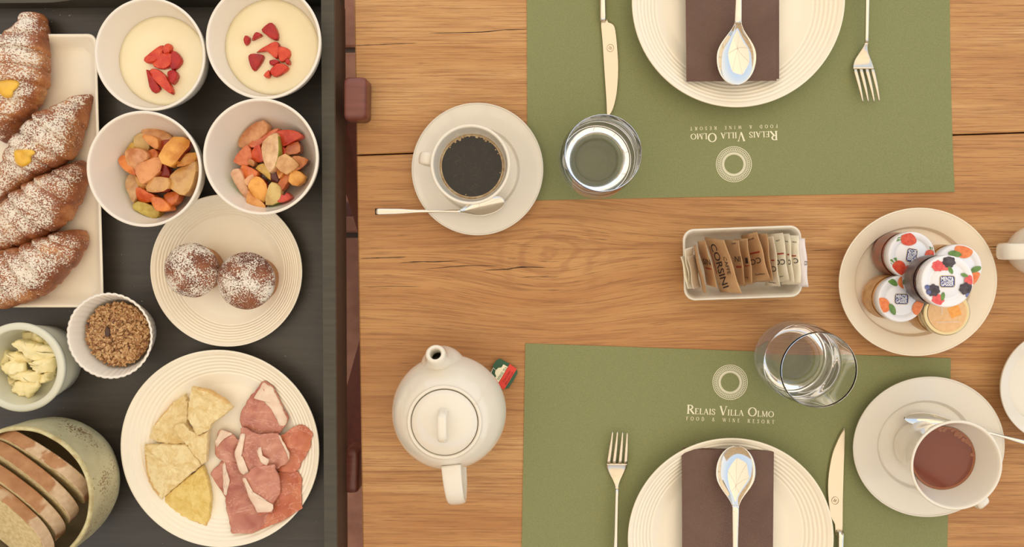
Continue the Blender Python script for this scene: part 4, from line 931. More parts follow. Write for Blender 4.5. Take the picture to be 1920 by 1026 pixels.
# ---- jam jars
_kd = [0]
def jar(c, zt, h, jam, lid, lab, deco, badge=None, r=0.0205, bandc=((176, 128, 76), (196, 150, 98))):
    p = W(*c, zt); b0 = Vector((p.x, p.y, zt - h)); r0 = root('jam_jar', tuple(b0), lab, 'jar', 'little jam jars on the plate')
    mk('jar_body', *lathe(b0, [(0, 0), (r * .80, 0)] + bez([(r * .84, 0.001), (r * .93, 0.005), (r * .96, 0.016), (r * .94, h - 0.015), (r * .88, h - 0.010)], 4) + [(r * .88, h - .004), (0, h - .004)], 64)[:2], jam, r0)
    mk('paper_band', *lathe(b0, [(r * .975, 0.010), (r * .985, 0.011), (r * .975, h - 0.016), (r * .965, h - .015)], 64)[:2], M('band', bandc[0], .35, bandc[1], 130), r0)
    L = mk('lid', *lathe(b0, [(0, h - .009), (r * .96, h - .009), (r, h - .0085), (r, h - 0.0015), (r * .985, h - .0004), (r * .94, h)] + [(r * .93, h), (r * .74, h), (r * .72, h - .0005), (r * .62, h - .0005), (r * .60, h), (0, h)], 80)[:2], lid, r0)
    z = zt + 0.0003; rp = r / S(zt)
    def poly(name, pts, m, dz=0.0, lb=None):
        pts = [(x, y) if math.hypot(x, y) < .97 else (x * .97 / math.hypot(x, y), y * .97 / math.hypot(x, y)) for x, y in pts]
        sheet(name, [(c[0] + x * rp, c[1] + y * rp) for x, y in pts], z + dz + _kd[0] * 1.5e-5, m, L, 0.0001, label=lb)
    for kd, d in enumerate(deco):
        _kd[0] = kd; k, x, y, s, rot = d[:5]; R_ = math.radians(rot)
        def tr(pts): return [(x + s * (a * math.cos(R_) - b * math.sin(R_)), y + s * (a * math.sin(R_) + b * math.cos(R_))) for a, b in pts]
        def circ(n, rx, ry, cx=0, cy=0, w=0): return [(cx + (rx + w * math.sin(7 * t)) * math.cos(t), cy + (ry + w * math.sin(7 * t)) * math.sin(t)) for t in [2 * PI * i / n for i in range(n)]]
        if k == 'straw':
            poly('printed_strawberry', tr(smooth_poly([(-1, 0), (-.5, -.62), (.4, -.8), (.9, -.3), (.9, .35), (.35, .8), (-.5, .6)], 3)), PR['red'], 0)
            for a in (-55, -10, 35): 
                aa = math.radians(a); poly('printed_leaf', tr([(.75, math.sin(aa) * .4), (.75 + .7 * math.cos(aa) - .15 * math.sin(aa), .7 * math.sin(aa) + .15), (.75 + .7 * math.cos(aa) + .1, .7 * math.sin(aa) - .2)]), PR['green'], .0001)
        elif k == 'apri': poly('printed_apricot', tr(circ(22, 1, .85)), PR['orange'])
        elif k == 'leaf': poly('printed_leaf', tr(smooth_poly([(-1, 0), (-.4, -.45), (.5, -.4), (1, 0), (.5, .35), (-.4, .4)], 3)), PR['green'], .0001)
        elif k == 'rasp': poly('printed_raspberry', tr(circ(24, .9, .8, w=.08)), PR['pink'], .00005)
        elif k == 'black': poly('printed_blackberry', tr(circ(26, .95, .85, w=.09)), PR['black'], .0001)
        elif k == 'blue': poly('printed_blueberry', tr(circ(16, .8, .8)), PR['blue'], .00015)
        elif k == 'comb': poly('printed_honeycomb', tr([(-.9, -.2), (.3, -.9), (1, .1), (-.1, .9)]), PR['comb'], .0001)
        elif k == 'disc': poly('honey_label', circ(40, .84, .84), PR['honey'], 0)
    if badge is not None:
        R_ = math.radians(badge)
        def tb(pts): return [(a * math.cos(R_) - b * math.sin(R_), a * math.sin(R_) + b * math.cos(R_)) for a, b in pts]
        rr = [(a, -b) for a, b in rrect(.30, .23, .10, 4)]; poly('badge_border', tb(rr), GOLD, .0001); poly('badge', tb([(a * .92, b * .9) for a, b in rr]), BADGE, .0002)
        for s, yy, hh in (('MENZ&', -.02, .165), ('GASSER', .165, .165)):
            q = tb([(-.245, yy), (.245, yy)]); put_text('lettering', sans(s, .03), (c[0] + q[0][0] * rp, c[1] + q[0][1] * rp), (c[0] + q[1][0] * rp, c[1] + q[1][1] * rp), hh / .72 * rp, z + .0004, LIDW, L)
    return r0, L, z
JT = 0.047; JH = JT - jmz - 0.0
jar((1709.5, 479), JT, JH, JAMR, LIDW, 'strawberry jam jar at the upper left of the plate, white lid', [('straw', -.13, -.70, .36, 200), ('straw', -.52, .56, .36, 230), ('straw', .78, .02, .28, 300)], 100, bandc=((150, 84, 62), (120, 96, 84)))
jar((1690.5, 561), JT, JH, JAMO, LIDW, 'apricot jam jar at the lower left of the plate, upright blue badge', [('apri', .20, -.74, .36, 0), ('leaf', -.40, -.74, .27, 35), ('apri', -.80, .26, .34, 60), ('leaf', -.40, .44, .27, 65), ('apri', .76, .38, .34, 120), ('leaf', .72, .02, .12, 0)], 2)
jar((1776.5, 528), 0.090, 0.040, JAMB, LIDW, 'mixed berry jam jar stacked on top of the other jars', [('rasp', -.36, -.60, .26, 0), ('rasp', -.1, -.60, .22, 0), ('black', .06, -.76, .26, 0), ('leaf', .12, -.44, .17, 60), ('rasp', -.36, .70, .26, 0), ('black', -.55, .34, .27, 0), ('blue', -.78, .22, .12, 0), ('blue', -.72, .42, .11, 0), ('leaf', -.18, .58, .17, 100), ('rasp', .86, -.06, .22, 0), ('black', .72, .28, .27, 0), ('blue', .80, .54, .12, 0), ('leaf', .66, -.24, .15, 20)], 0, r=0.0215, bandc=((74, 60, 62), (112, 96, 92)))
jar((1797.5, 502.5), JT, JH, JAMO, LIDW, 'apricot jam jar at the right, half hidden under the berry jar', [('apri', .22, -.76, .40, 10), ('leaf', -.16, -.60, .30, 8), ('apri', .78, .48, .32, 70), ('leaf', .76, .06, .26, -20)], None)
hj, hl, hz_ = jar((1776, 586.5), JT, JH, HONEY, GLID, 'honey jar with a gold rimmed lid at the bottom of the plate', [('disc', 0, 0, 1, 0), ('comb', .30, -.05, .36, 12)], None)
put_text('lettering', sans('MIELE'), (1765, 574), (1765, 590), 3.4, hz_ + .0003, LIDW, hl)
put_text('lettering', sans('miele italiano di fiori'), (1756, 606), (1800, 604), 3.0, hz_ + .0003, LIDW, hl)

# ================================================================== ON THE TRAY
# platter
pz0, pz1 = TZ, TZ + 0.018; a_ = W(180.5, 63, pz1); b_ = W(177.5, 577, pz1); xl = W(-420, 300, pz1).x
hx = (a_.x - xl) / 2; hy = (a_.y - b_.y) / 2; pc = ((a_.x + xl) / 2, (a_.y + b_.y) / 2)
V, Fc = [], []; lv = [(0.020, 0.018, 0.0), (0.016, 0.016, 0.001), (0.0012, 0.009, 0.016), (0.0, 0.008, 0.0175), (0.0010, 0.0075, 0.018), (0.0032, 0.0065, 0.0170), (0.008, 0.006, 0.0085), (0.014, 0.006, 0.006), (0.03, 0.006, 0.0055)]
for ins, r, z in lv:
    for x, y in rrect(hx - ins, hy - ins, r): V.append((pc[0] + x, pc[1] + y, TZ + z))
for l in range(len(lv) - 1):
    for k in range(36): k2 = (k + 1) % 36; Fc.append((l * 36 + k, l * 36 + k2, l * 36 + 36 + k2, l * 36 + 36 + k))
Fc.append(tuple(reversed(range(36)))); Fc.append(tuple((len(lv) - 1) * 36 + k for k in range(36)))
T(mk('platter', V, Fc, CHINA2, None, True), 'rectangular white platter with four sugared croissants, left edge of the tray', 'platter')
PZ = TZ + 0.0055
def croissant(pairs, lab, seed, hmax=0.040, tipl=0.3):
    prs = bez([tuple(a) + tuple(b) for a, b in pairs], 10); n = len(prs); seg = 56; V, Fc = [], []
    zm = PZ + 0.016; L = 0; pr = None
    for i, (lx, ly, rx, ry) in enumerate(prs):
        A, B = W(lx, ly, zm), W(rx, ry, zm); c = (A + B) / 2; hw = (B - A).length / 2; sd = (B - A).normalized() if hw > 1e-5 else Vector((1, 0, 0))
        if pr is not None: L += (c - pr).length
        pr = c.copy(); h = min(hmax, hw * 1.55 + 0.004)
        seam = (L * 62 + seed) % 1.0; ridge = 1.0 - 0.075 * math.exp(-((seam if seam < .5 else 1 - seam) / .10) ** 2) + 0.03 * (seam - .5)
        for k in range(seg):
            a = 2 * PI * k / seg; ca, sa = math.cos(a), math.sin(a)
            x = math.copysign(abs(ca) ** 0.86, ca) * hw; z = (0.42 + 0.58 * sa) if sa > 0 else (0.42 + 0.42 * math.copysign(abs(sa) ** 0.7, sa))
            tw = ((L * 62 + 0.34 * math.sin(a * 1.0 + 0.8) + seed) % 1.0); ridge = 1.0 - 0.085 * math.exp(-(min(tw, 1 - tw) / .10) ** 2) + 0.05 * (tw - .5)
            nz = noise.noise(Vector((c.x * 120 + ca * 1.4, c.y * 120 + sa * 1.4, seed * 3.1))) * 0.05 + noise.noise(Vector((c.x * 40 + ca, c.y * 40, seed + sa))) * 0.05
            f = (ridge + nz)
            V.append(c + sd * (x * f) + Vector((0, 0, PZ - c.z + h * (z * (f if sa > 0 else 1)))))
    for i in range(n - 1):
        for k in range(seg): k2 = (k + 1) % seg; Fc.append((i * seg + k2, i * seg + k, (i + 1) * seg + k, (i + 1) * seg + k2))
    Fc.append(tuple(range(seg))); Fc.append(tuple(reversed([(n - 1) * seg + k for k in range(seg)])))
    vv = [Vector(v) for v in V]
    r0 = root('croissant', tuple(W(*[(pairs[len(pairs) // 2][0][j] + pairs[len(pairs) // 2][1][j]) / 2 for j in (0, 1)], PZ)), lab, 'croissant', 'sugar-dusted croissants on the platter')
    mk('pastry', V, Fc, pastry(seed), r0); return r0, BVHTree.FromPolygons(vv, Fc)
c1, bv1 = croissant([((44, 20), (56, 20)), ((33, 26), (72, 24)), ((28, 44), (82, 50)), ((6, 72), (86, 82)), ((-22, 100), (91, 115)), ((-40, 140), (90, 148)), ((-45, 175), (79, 185)), ((-42, 205), (58, 218)), ((-30, 235), (34, 240)), ((-14, 258), (14, 258)), ((-6, 266), (4, 264))], 'top croissant on the platter with a yellow custard heart, tip pointing up', 1.3)
c2, bv2 = croissant([((155, 172), (160, 177)), ((136, 176), (158, 196)), ((116, 188), (156, 222)), ((90, 205), (148, 262)), ((68, 220), (141, 288)), ((44, 246), (118, 308)), ((20, 276), (88, 324)), ((2, 305), (54, 342)), ((-20, 330), (22, 360)), ((-34, 352), (-4, 376)), ((-36, 372), (-22, 384))], 'second croissant from the top with a round spot of yellow custard', 2.1)
c3, bv3 = croissant([((138, 298), (146, 302)), ((124, 304), (156, 322)), ((104, 316), (154, 348)), ((82, 330), (144, 382)), ((58, 342), (130, 412)), ((36, 358), (102, 436)), ((18, 378), (66, 450)), ((2, 402), (30, 462)), ((-24, 418), (0, 472)), ((-44, 436), (-30, 478)), ((-52, 456), (-46, 476))], 'third croissant from the top, thickly sugared at its middle', 3.7)
c4, bv4 = croissant([((132, 430), (148, 433)), ((116, 432), (156, 450)), ((96, 438), (150, 474)), ((74, 446), (132, 504)), ((52, 456), (106, 536)), ((28, 465), (76, 557)), ((8, 470), (44, 570)), ((-12, 480), (10, 578)), ((-40, 492), (-26, 578)), ((-58, 510), (-54, 568))], 'bottom croissant on the platter with a bare golden end', 4.9)
def blob_on(name, poly, bv, mat, parent, th=0.0035, label=None):
    poly = smooth_poly(poly, 4); cx = sum(p[0] for p in poly) / len(poly); cy = sum(p[1] for p in poly) / len(poly); V, Fc = [], []; n = len(poly); rings = [(1.0, -0.0008), (1.0, .3 * th), (.9, .75 * th), (.7, th), (.35, th * 1.08)]
    for s, h in rings:
        for x, y in poly:
            X, Y = cx + (x - cx) * s, cy + (y - cy) * s; hit = bv.ray_cast(Vector((0, 0, D)), ray(X, Y)); z = hit[0].z if hit[0] else PZ + .02; V.append(W(X, Y, z + h))
    for i in range(len(rings) - 1):
        for k in range(n): k2 = (k + 1) % n; Fc.append((i * n + k2, i * n + k, (i + 1) * n + k, (i + 1) * n + k2))
    Fc.append(tuple(reversed([(len(rings) - 1) * n + k for k in range(n)])))
    return mk(name, V, Fc, mat, parent, label=label)
blob_on('custard_filling', [(x / 5.13, y / 5.13) for x, y in [(-30, 800), (60, 770), (170, 780), (180, 830), (132, 880), (122, 930), (70, 945), (10, 915)]], bv1, CUSTARD, c1, label='yellow custard showing through a heart-shaped hole')
blob_on('custard_filling', [(x / 5.13, 150 + y / 5.13) for x, y in [(142, 680), (240, 670), (310, 672), (340, 705), (305, 735), (300, 790), (230, 835), (165, 815), (138, 750)]], bv2, CUSTARD, c2, label='yellow custard showing through a round hole')

# bowls
def bowl(c, rpx, zr, lab, filling=None):
    p = W(*c, zr); base = Vector((p.x, p.y, TZ)); R = rpx * S(zr); H = zr - TZ
    r0 = root('bowl', tuple(base), lab, 'bowl', 'white china bowls')
    o_ = bez([(R * .46, 0), (R * .50, 0.001), (R * .66, H * .20), (R * .82, H * .45), (R * .93, H * .72), (R * .995, H - .001)], 5)
    i_ = bez([(R * .945, H - .0006), (R * .885, H * .72), (R * .78, H * .46), (R * .62, H * .23), (R * .42, H * .12)], 5)
    mk('bowl_body', *lathe(base, [(0, .001), (R * .44, .001)] + o_ + [(R * .99, H), (R * .96, H + .0004)] + i_ + [(0, H * .11)], 112)[:2], CHINA3, r0)
    if filling:
        z = filling - TZ; rr = R * (0.62 + 0.16 * (z / H - .23) / .23) - .0002 if z / H < .46 else R * (.78 + .105 * (z / H - .46) / .26) - .0002
        prof = [(rr + .0008, z - .004), (rr, z), (rr * .93, z - .0003), (rr * .5, z - .0002), (0, z)]
        v_, f_, _ = lathe(base, prof, 96, rf=lambda a, r, zz: (r, zz + 0.00035 * noise.noise(Vector((r * math.cos(a) * 60, r * math.sin(a) * 60, 4))))); mk('yogurt', v_, f_, YOG, r0, label='smooth pale cream yogurt')
    return r0, base, R, H
b1 = bowl((280.5, 102), 105, 0.041, 'white bowl of yogurt and strawberries at top left of the tray', 0.016)
b2 = bowl((493.5, 76.5), 108.5, 0.043, 'white bowl of yogurt and strawberries beside the tray rim', 0.020)
b3 = bowl((269.5, 317), 109.5, 0.044, 'white bowl of cut fruit beside the croissant platter')
b4 = bowl((488.5, 294), 109.5, 0.044, 'white bowl of cut fruit beside the tray rim')
def straws(org, lst, z, mats):
    for k, (poly, w, lab) in enumerate(lst):
        pts = [(org[0] + x / 3.42, org[1] + y / 3.42) for x, y in poly]
        o = chunk('strawberry_piece', pts, z - .0022, 0.0075, [STRAWD if w else STRAW, STRAWD], None, rings=[(.85, 0), (1, .3), (.985, .70), (.93, .90), (.88, .93), (.5, 1.0)], skin=(k * 2.1, 1.2, 3), tilt=(random.uniform(-.3, .3), random.uniform(-.3, .3)), amp=.0016, seed=k, rnd=2)
        T(o, lab, 'strawberry')
q = 'in the left yogurt bowl'; q2 = 'in the right yogurt bowl'
straws((0, 0), [([(940, 380), (1000, 310), (1040, 285), (1045, 340), (1000, 400), (950, 410)], 0, 'long strawberry slice at upper left of the fruit ' + q), ([(1055, 300), (1085, 280), (1105, 300), (1095, 340), (1060, 345)], 0, 'small round strawberry bit topmost ' + q),
    ([(980, 390), (1050, 340), (1110, 350), (1100, 420), (1050, 445), (990, 430)], 0, 'broad strawberry piece in the middle ' + q), ([(1100, 340), (1130, 330), (1165, 370), (1165, 410), (1120, 450), (1090, 430)], 1, 'dark strawberry piece at the right ' + q),
    ([(950, 450), (970, 470), (1000, 520), (1030, 570), (990, 598), (960, 560)], 1, 'dark narrow strawberry slice at lower left ' + q), ([(960, 450), (1000, 440), (1060, 480), (1110, 570), (1108, 608), (1050, 570), (980, 500)], 0, 'long pointed strawberry wedge lowest ' + q),
    ([(1075, 460), (1120, 450), (1148, 490), (1115, 545), (1080, 500)], 1, 'small square strawberry piece at lower right ' + q)], 0.016, None)
straws((360, 0), [([(445, 190), (500, 148), (530, 160), (555, 215), (550, 258), (510, 250), (470, 220)], 1, 'dark topmost strawberry half ' + q2), ([(335, 260), (350, 232), (372, 240), (370, 270), (345, 292)], 1, 'tiny strawberry bit furthest left ' + q2),
    ([(385, 260), (405, 215), (430, 210), (452, 228), (420, 245)], 1, 'thin half-sunk strawberry sliver ' + q2), ([(410, 335), (490, 290), (540, 270), (565, 290), (555, 375), (520, 365), (480, 330)], 0, 'bright strawberry wedge in the middle ' + q2),
    ([(560, 305), (600, 305), (630, 325), (625, 370), (580, 400), (560, 380)], 0, 'bright square strawberry piece right of the middle wedge ' + q2), ([(368, 360), (400, 345), (460, 355), (455, 390), (410, 452), (385, 445), (370, 400)], 1, 'seedy dark strawberry tip at the left ' + q2),
    ([(500, 390), (540, 385), (565, 400), (530, 420), (500, 415)], 1, 'dark flat strawberry bit under the middle wedge ' + q2), ([(600, 390), (625, 380), (632, 410), (610, 415)], 1, 'tiny dark strawberry bit at the right ' + q2),
    ([(500, 450), (550, 410), (600, 415), (622, 440), (590, 470), (540, 495), (510, 480)], 0, 'bright fan-shaped strawberry piece lowest ' + q2), ([(465, 490), (495, 450), (505, 480), (490, 502)], 0, 'small pale strawberry point at the bottom left ' + q2)], 0.020, None)
G = (150, 160, 70); Rd = (120, 36, 28); Mu = (176, 136, 60); Mr = (84, 36, 34); Og = (196, 96, 44)
def fruits(org, sc2, lst, where, z0):
    n = len(lst)
    for k, (poly, fc, sk, sa, lab) in enumerate(lst):
        pts = [(org[0] + x / sc2, org[1] + y / sc2) for x, y in poly]; lay = k / n
        o = chunk('fruit_piece', pts, z0 + 0.013 * lay, 0.013, [flesh(fc), flesh(sk) if sk else flesh(fc)], None, rings=[(.90, 0), (1, .25), (.985, .84), (.955, .985), (.92, 1.0), (.45, 1.0)], skin=(math.radians(sa), 1.15, 3) if sk else None,
                  tilt=(random.uniform(-.38, .38), random.uniform(-.38, .38)), amp=.0012, seed=k + n, rnd=2, grow=1.13)
        T(o, lab + ' ' + where, 'fruit')
pear = (214, 184, 132); apple = (218, 190, 140)
fruits((210, 220), 5.13, [
 ([(340, 100), (380, 78), (500, 130), (570, 190), (570, 225), (500, 240), (430, 200), (345, 185)], (216, 164, 108), (196, 156, 78), 60, 'pale apple wedge with yellow skin, topmost'),
 ([(255, 200), (330, 160), (350, 190), (370, 290), (330, 330), (255, 305)], (206, 176, 112), G, 200, 'green-skinned pale piece at upper left'),
 ([(160, 320), (220, 250), (245, 300), (200, 330)], (206, 168, 74), None, 0, 'small yellow piece at the far upper left'),
 ([(465, 250), (590, 225), (560, 290), (500, 380), (460, 300)], (152, 58, 32), None, 0, 'red strawberry piece behind the big orange one'),
 ([(150, 650), (170, 555), (260, 590), (275, 700), (260, 815), (200, 740)], (204, 166, 116), G, 180, 'thin pale apple slice with a green edge at left'),
 ([(255, 580), (300, 600), (355, 650), (340, 685), (275, 670)], (206, 156, 84), None, 0, 'small yellow-brown piece right of the thin apple slice'),
 ([(455, 480), (520, 440), (570, 520), (560, 590), (480, 580)], (150, 48, 30), None, 0, 'dark red plum-like piece at the centre'),
 ([(365, 330), (430, 310), (465, 380), (380, 425), (360, 360)], (212, 130, 66), None, 0, 'orange piece above the red-skinned wedge'),
 ([(80, 410), (110, 375), (155, 380), (200, 450), (270, 540), (230, 550), (150, 510), (90, 450)], (220, 132, 66), Rd, 200, 'orange peach wedge with red skin, leftmost'),
 ([(700, 380), (800, 345), (800, 430), (670, 480)], (216, 158, 74), Rd, 200, 'yellow-orange strip against the right wall'),
 ([(520, 750), (600, 720), (670, 760), (600, 850), (540, 800)], (206, 112, 52), Og, 0, 'deep orange round piece at lower right'),
 ([(262, 700), (300, 685), (360, 720), (430, 755), (390, 810), (265, 805)], (212, 104, 48), None, 0, 'red-orange ribbed peach piece at lower left'),
 ([(240, 880), (270, 815), (400, 855), (470, 905), (430, 975)], (190, 168, 76), G, 260, 'flat green-yellow pear skin piece, lowest'),
 ([(320, 195), (370, 180), (440, 200), (465, 240), (450, 305), (390, 275)], (212, 142, 76), None, 0, 'small orange peach piece below the topmost wedge'),
 ([(160, 330), (230, 310), (310, 320), (365, 360), (355, 410), (270, 460), (240, 520), (170, 460), (150, 380)], (208, 150, 100), Og, 200, 'translucent rounded pear slice at left'),
 ([(580, 560), (680, 480), (800, 440), (800, 640), (740, 745), (640, 710), (575, 650)], (206, 162, 96), (176, 130, 74), 300, 'largest tan pear chunk against the right wall'),
 ([(265, 490), (360, 420), (465, 390), (465, 520), (340, 635), (300, 590)], (214, 146, 90), Rd, 10, 'peach wedge with dark red speckled skin at the centre'),
 ([(360, 640), (400, 585), (560, 595), (565, 690), (480, 720), (360, 710)], (200, 150, 88), Rd, 265, 'tan block with a red skin below the centre'),
 ([(390, 790), (420, 770), (500, 790), (585, 870), (560, 895), (460, 895)], (224, 130, 54), None, 0, 'bright orange oval near the bottom'),
 ([(505, 380), (610, 200), (740, 240), (700, 340), (600, 470)], (222, 160, 74), Rd, 330, 'large orange-yellow peach block at upper right')], 'in the left fruit bowl', -0.001)
fruits((430, 220), 5.70, [
 ([(115, 290), (140, 220), (225, 125), (385, 60), (415, 175), (240, 290), (160, 325)], (204, 146, 98), (190, 144, 62), 130, 'spotted mustard-skinned pear wedge, topmost'),
 ([(250, 270), (490, 140), (520, 160), (400, 250), (340, 310), (260, 320)], (212, 122, 86), None, 0, 'salmon pink strip behind the green-edged slice'),
 ([(500, 175), (640, 145), (750, 170), (778, 215), (700, 260), (600, 310), (540, 260)], (206, 78, 52), Rd, 70, 'large red strawberry piece at upper right'),
 ([(610, 370), (640, 310), (740, 270), (770, 370), (700, 400), (640, 400)], (192, 116, 72), (130, 66, 40), 0, 'brownish peach block below the big strawberry'),
 ([(545, 330), (600, 330), (620, 400), (550, 440)], (188, 52, 34), None, 0, 'glistening red piece right of the green-edged slice'),
 ([(250, 430), (270, 360), (350, 315), (380, 470), (260, 465)], (212, 96, 58), None, 0, 'orange-red piece left of the green-edged slice'),
 ([(85, 480), (160, 350), (210, 310), (250, 420), (210, 515)], (208, 116, 72), (104, 52, 34), 150, 'pointed peach piece with dark skin at the left'),
 ([(210, 490), (240, 455), (290, 480), (270, 530)], (204, 150, 98), None, 0, 'small tan bit at centre left'),
 ([(530, 730), (620, 600), (690, 580), (640, 690), (570, 800)], (196, 112, 56), Rd, 150, 'long brown-orange piece at lower right'),
 ([(455, 640), (500, 560), (540, 650), (530, 730), (480, 700)], (96, 46, 40), None, 0, 'dark maroon plum skin at the centre'),
 ([(690, 440), (760, 425), (845, 465), (800, 530), (730, 570), (700, 520)], (190, 120, 62), Mr, 300, 'peach wedge with maroon skin, rightmost'),
 ([(660, 690), (700, 570), (810, 635), (740, 730)], (218, 156, 72), None, 0, 'square yellow-orange cube at the right'),
 ([(510, 540), (540, 530), (600, 570), (555, 655)], (224, 160, 88), Mr, 200, 'small peach wedge beside the maroon skin'),
 ([(140, 545), (190, 525), (320, 590), (290, 650), (190, 670)], (214, 116, 58), None, 0, 'orange strip at lower left'),
 ([(300, 550), (380, 505), (440, 560), (455, 670), (380, 610)], (214, 178, 88), (170, 110, 60), 250, 'yellow apple piece at the centre'),
 ([(60, 620), (135, 570), (180, 670), (215, 800), (210, 905), (130, 790)], (212, 166, 128), G, 190, 'long pale pink apple slice with green edge at left'),
 ([(540, 900), (550, 820), (600, 840), (625, 810), (670, 860), (600, 905)], (196, 66, 46), None, 0, 'crinkled red strawberry end at lower right'),
 ([(190, 680), (270, 610), (310, 650), (240, 740)], (214, 160, 114), None, 0, 'small pale slice behind the yellow oval'),
 ([(220, 790), (300, 860), (380, 920), (400, 968), (300, 965), (215, 930)], (218, 152, 78), Rd, 290, 'orange-yellow peach wedge, lowest'),
 ([(430, 790), (470, 705), (550, 760), (540, 900), (420, 930)], (204, 176, 108), (158, 170, 66), 245, 'pale piece with bright green skin near the bottom'),
 ([(235, 740), (290, 660), (350, 655), (410, 720), (410, 830), (370, 900), (300, 860), (250, 790)], (226, 160, 72), Rd, 20, 'rounded yellow-orange peach piece at lower left'),
 ([(530, 480), (620, 405), (730, 500), (720, 530), (620, 605), (540, 540)], (210, 166, 112), (170, 140, 62), 50, 'tan pear cube right of the centre'),
 ([(360, 270), (480, 185), (520, 220), (545, 380), (520, 510), (465, 580), (400, 490), (370, 400)], (222, 186, 140), (150, 164, 70), 350, 'pale green-edged apple slice on top')], 'in the right fruit bowl', 0.000)

# muffins
def muffin(c, rpx, lab, seed):
    zt = mfz + 0.030; p = W(*c, zt); b0 = Vector((p.x, p.y, mfz)); R = rpx * S(zt); r0 = root('muffin', tuple(b0), lab, 'muffin', 'sugared muffins')
    mk('cake_base', *lathe(b0, [(0, 0), (R * .74, 0), (R * .80, .002), (R * .96, .026), (R * .9, .028), (0, .028)], 64, rf=lambda a, r, z: (r * (1 + .012 * math.sin(a * 5 + seed)), z))[:2], MUFSIDE, r0)
    pr = bez([(R * .94, .0255), (R * 1.0, .029), (R * .97, .033), (R * .82, .038), (R * .55, .0425), (R * .2, .0445)], 5) + [(0, .0448)]
    mk('cake_top', *lathe(b0, pr, 80, rf=lambda a, r, z: (r * (1 + .025 * noise.noise(Vector((math.cos(a) * 2, math.sin(a) * 2, seed)))), z + .0016 * noise.noise(Vector((r * math.cos(a) * 90, r * math.sin(a) * 90, seed)))))[:2], MUFTOP, r0, label='brown top dusted with white sugar'); return r0
muffin((359.5, 507), 51.5, 'left muffin on the small plate, its sugar coat thinner', 2.0); muffin((462, 526.5), 54.5, 'right muffin on the small plate, more thickly sugared', 5.5)

# granola ramekin
def fl_(a, r, z):
    return (r * (1 + 0.020 * abs(math.cos(a * 20)) ** .8 * min(1, z / .006) - .010), z)
gz = 0.027; gp = W(205.5, 630, gz); gb = Vector((gp.x, gp.y, TZ)); R = 82 * S(gz); H = gz - TZ
rk = root('ramekin', tuple(gb), 'white fluted dish of granola beside the croissant platter', 'dish')
o_ = bez([(R * .60, 0), (R * .63, .001), (R * .80, H * .45), (R * .97, H * .92), (R * 1.0, H)], 6); i_ = bez([(R * .95, H), (R * .90, H * .88), (R * .76, H * .42), (R * .58, H * .14), (R * .40, H * .10)], 6)
mk('fluted_body', *lathe(gb, [(0, .001), (R * .5, .001)] + o_ + i_ + [(0, H * .10)], 240, rf=fl_)[:2], CHINA3, rk)
rg = random.Random(11); V_, F_, m_ = [], [], []
GR = 0.0295; gcz = 0.012; V_, F_, m_ = lathe((gb.x, gb.y, 0), [(GR, gcz - .003), (GR * .9, gcz + .001), (GR * .5, gcz + .003), (0, gcz + .0035)], 40); m_ = [1] * len(F_)
for k in range(1150):
    rr = GR * math.sqrt(rg.random()) * 1.0; a = rg.uniform(0, 2 * PI); x, y = gb.x + rr * math.cos(a), gb.y + rr * math.sin(a); z = gcz + .0035 * (1 - (rr / GR) ** 2) + rg.uniform(0, .0022)
    rx, ry, rz_ = rg.uniform(.0016, .0032), rg.uniform(.0012, .0021), rg.uniform(.0003, .0006)
    rot = Matrix.Rotation(rg.uniform(0, PI), 3, 'Z') @ Matrix.Rotation(rg.uniform(-.7, .7), 3, 'X') @ Matrix.Rotation(rg.uniform(-.6, .6), 3, 'Y'); o0 = len(V_)
    for lz_, s in ((-rz_, .6), (0, 1), (rz_, .62)):
        for j in range(7): t = 2 * PI * j / 7; V_.append(tuple(Vector((x, y, z)) + rot @ Vector((rx * s * math.cos(t), ry * s * math.sin(t), lz_ + .0003 * math.cos(2 * t)))))
    mi = 4 if k % 130 == 7 else rg.choice((0, 0, 1, 2, 2, 3))
    for l in range(2):
        for j in range(7): j2 = (j + 1) % 7; F_.append((o0 + l * 7 + j, o0 + l * 7 + j2, o0 + l * 7 + 7 + j2, o0 + l * 7 + 7 + j)); m_.append(mi)
    F_.append(tuple(o0 + 14 + j for j in range(7))); m_.append(mi)
T(mk('granola', V_, F_, OATS + [RAISIN], None, True, m_), 'loose oat granola with raisins filling the fluted dish', 'granola', None, 'stuff')
o = chunk('raisin', [(200 + x, 619 + y) for x, y in ((0, -6), (5, -3), (7, 3), (5, 12), (-1, 12), (-3, 4))], gcz + .004, .004, [RAISIN], amp=.001, seed=3); T(o, 'dark wrinkled raisin on top of the granola', 'raisin')

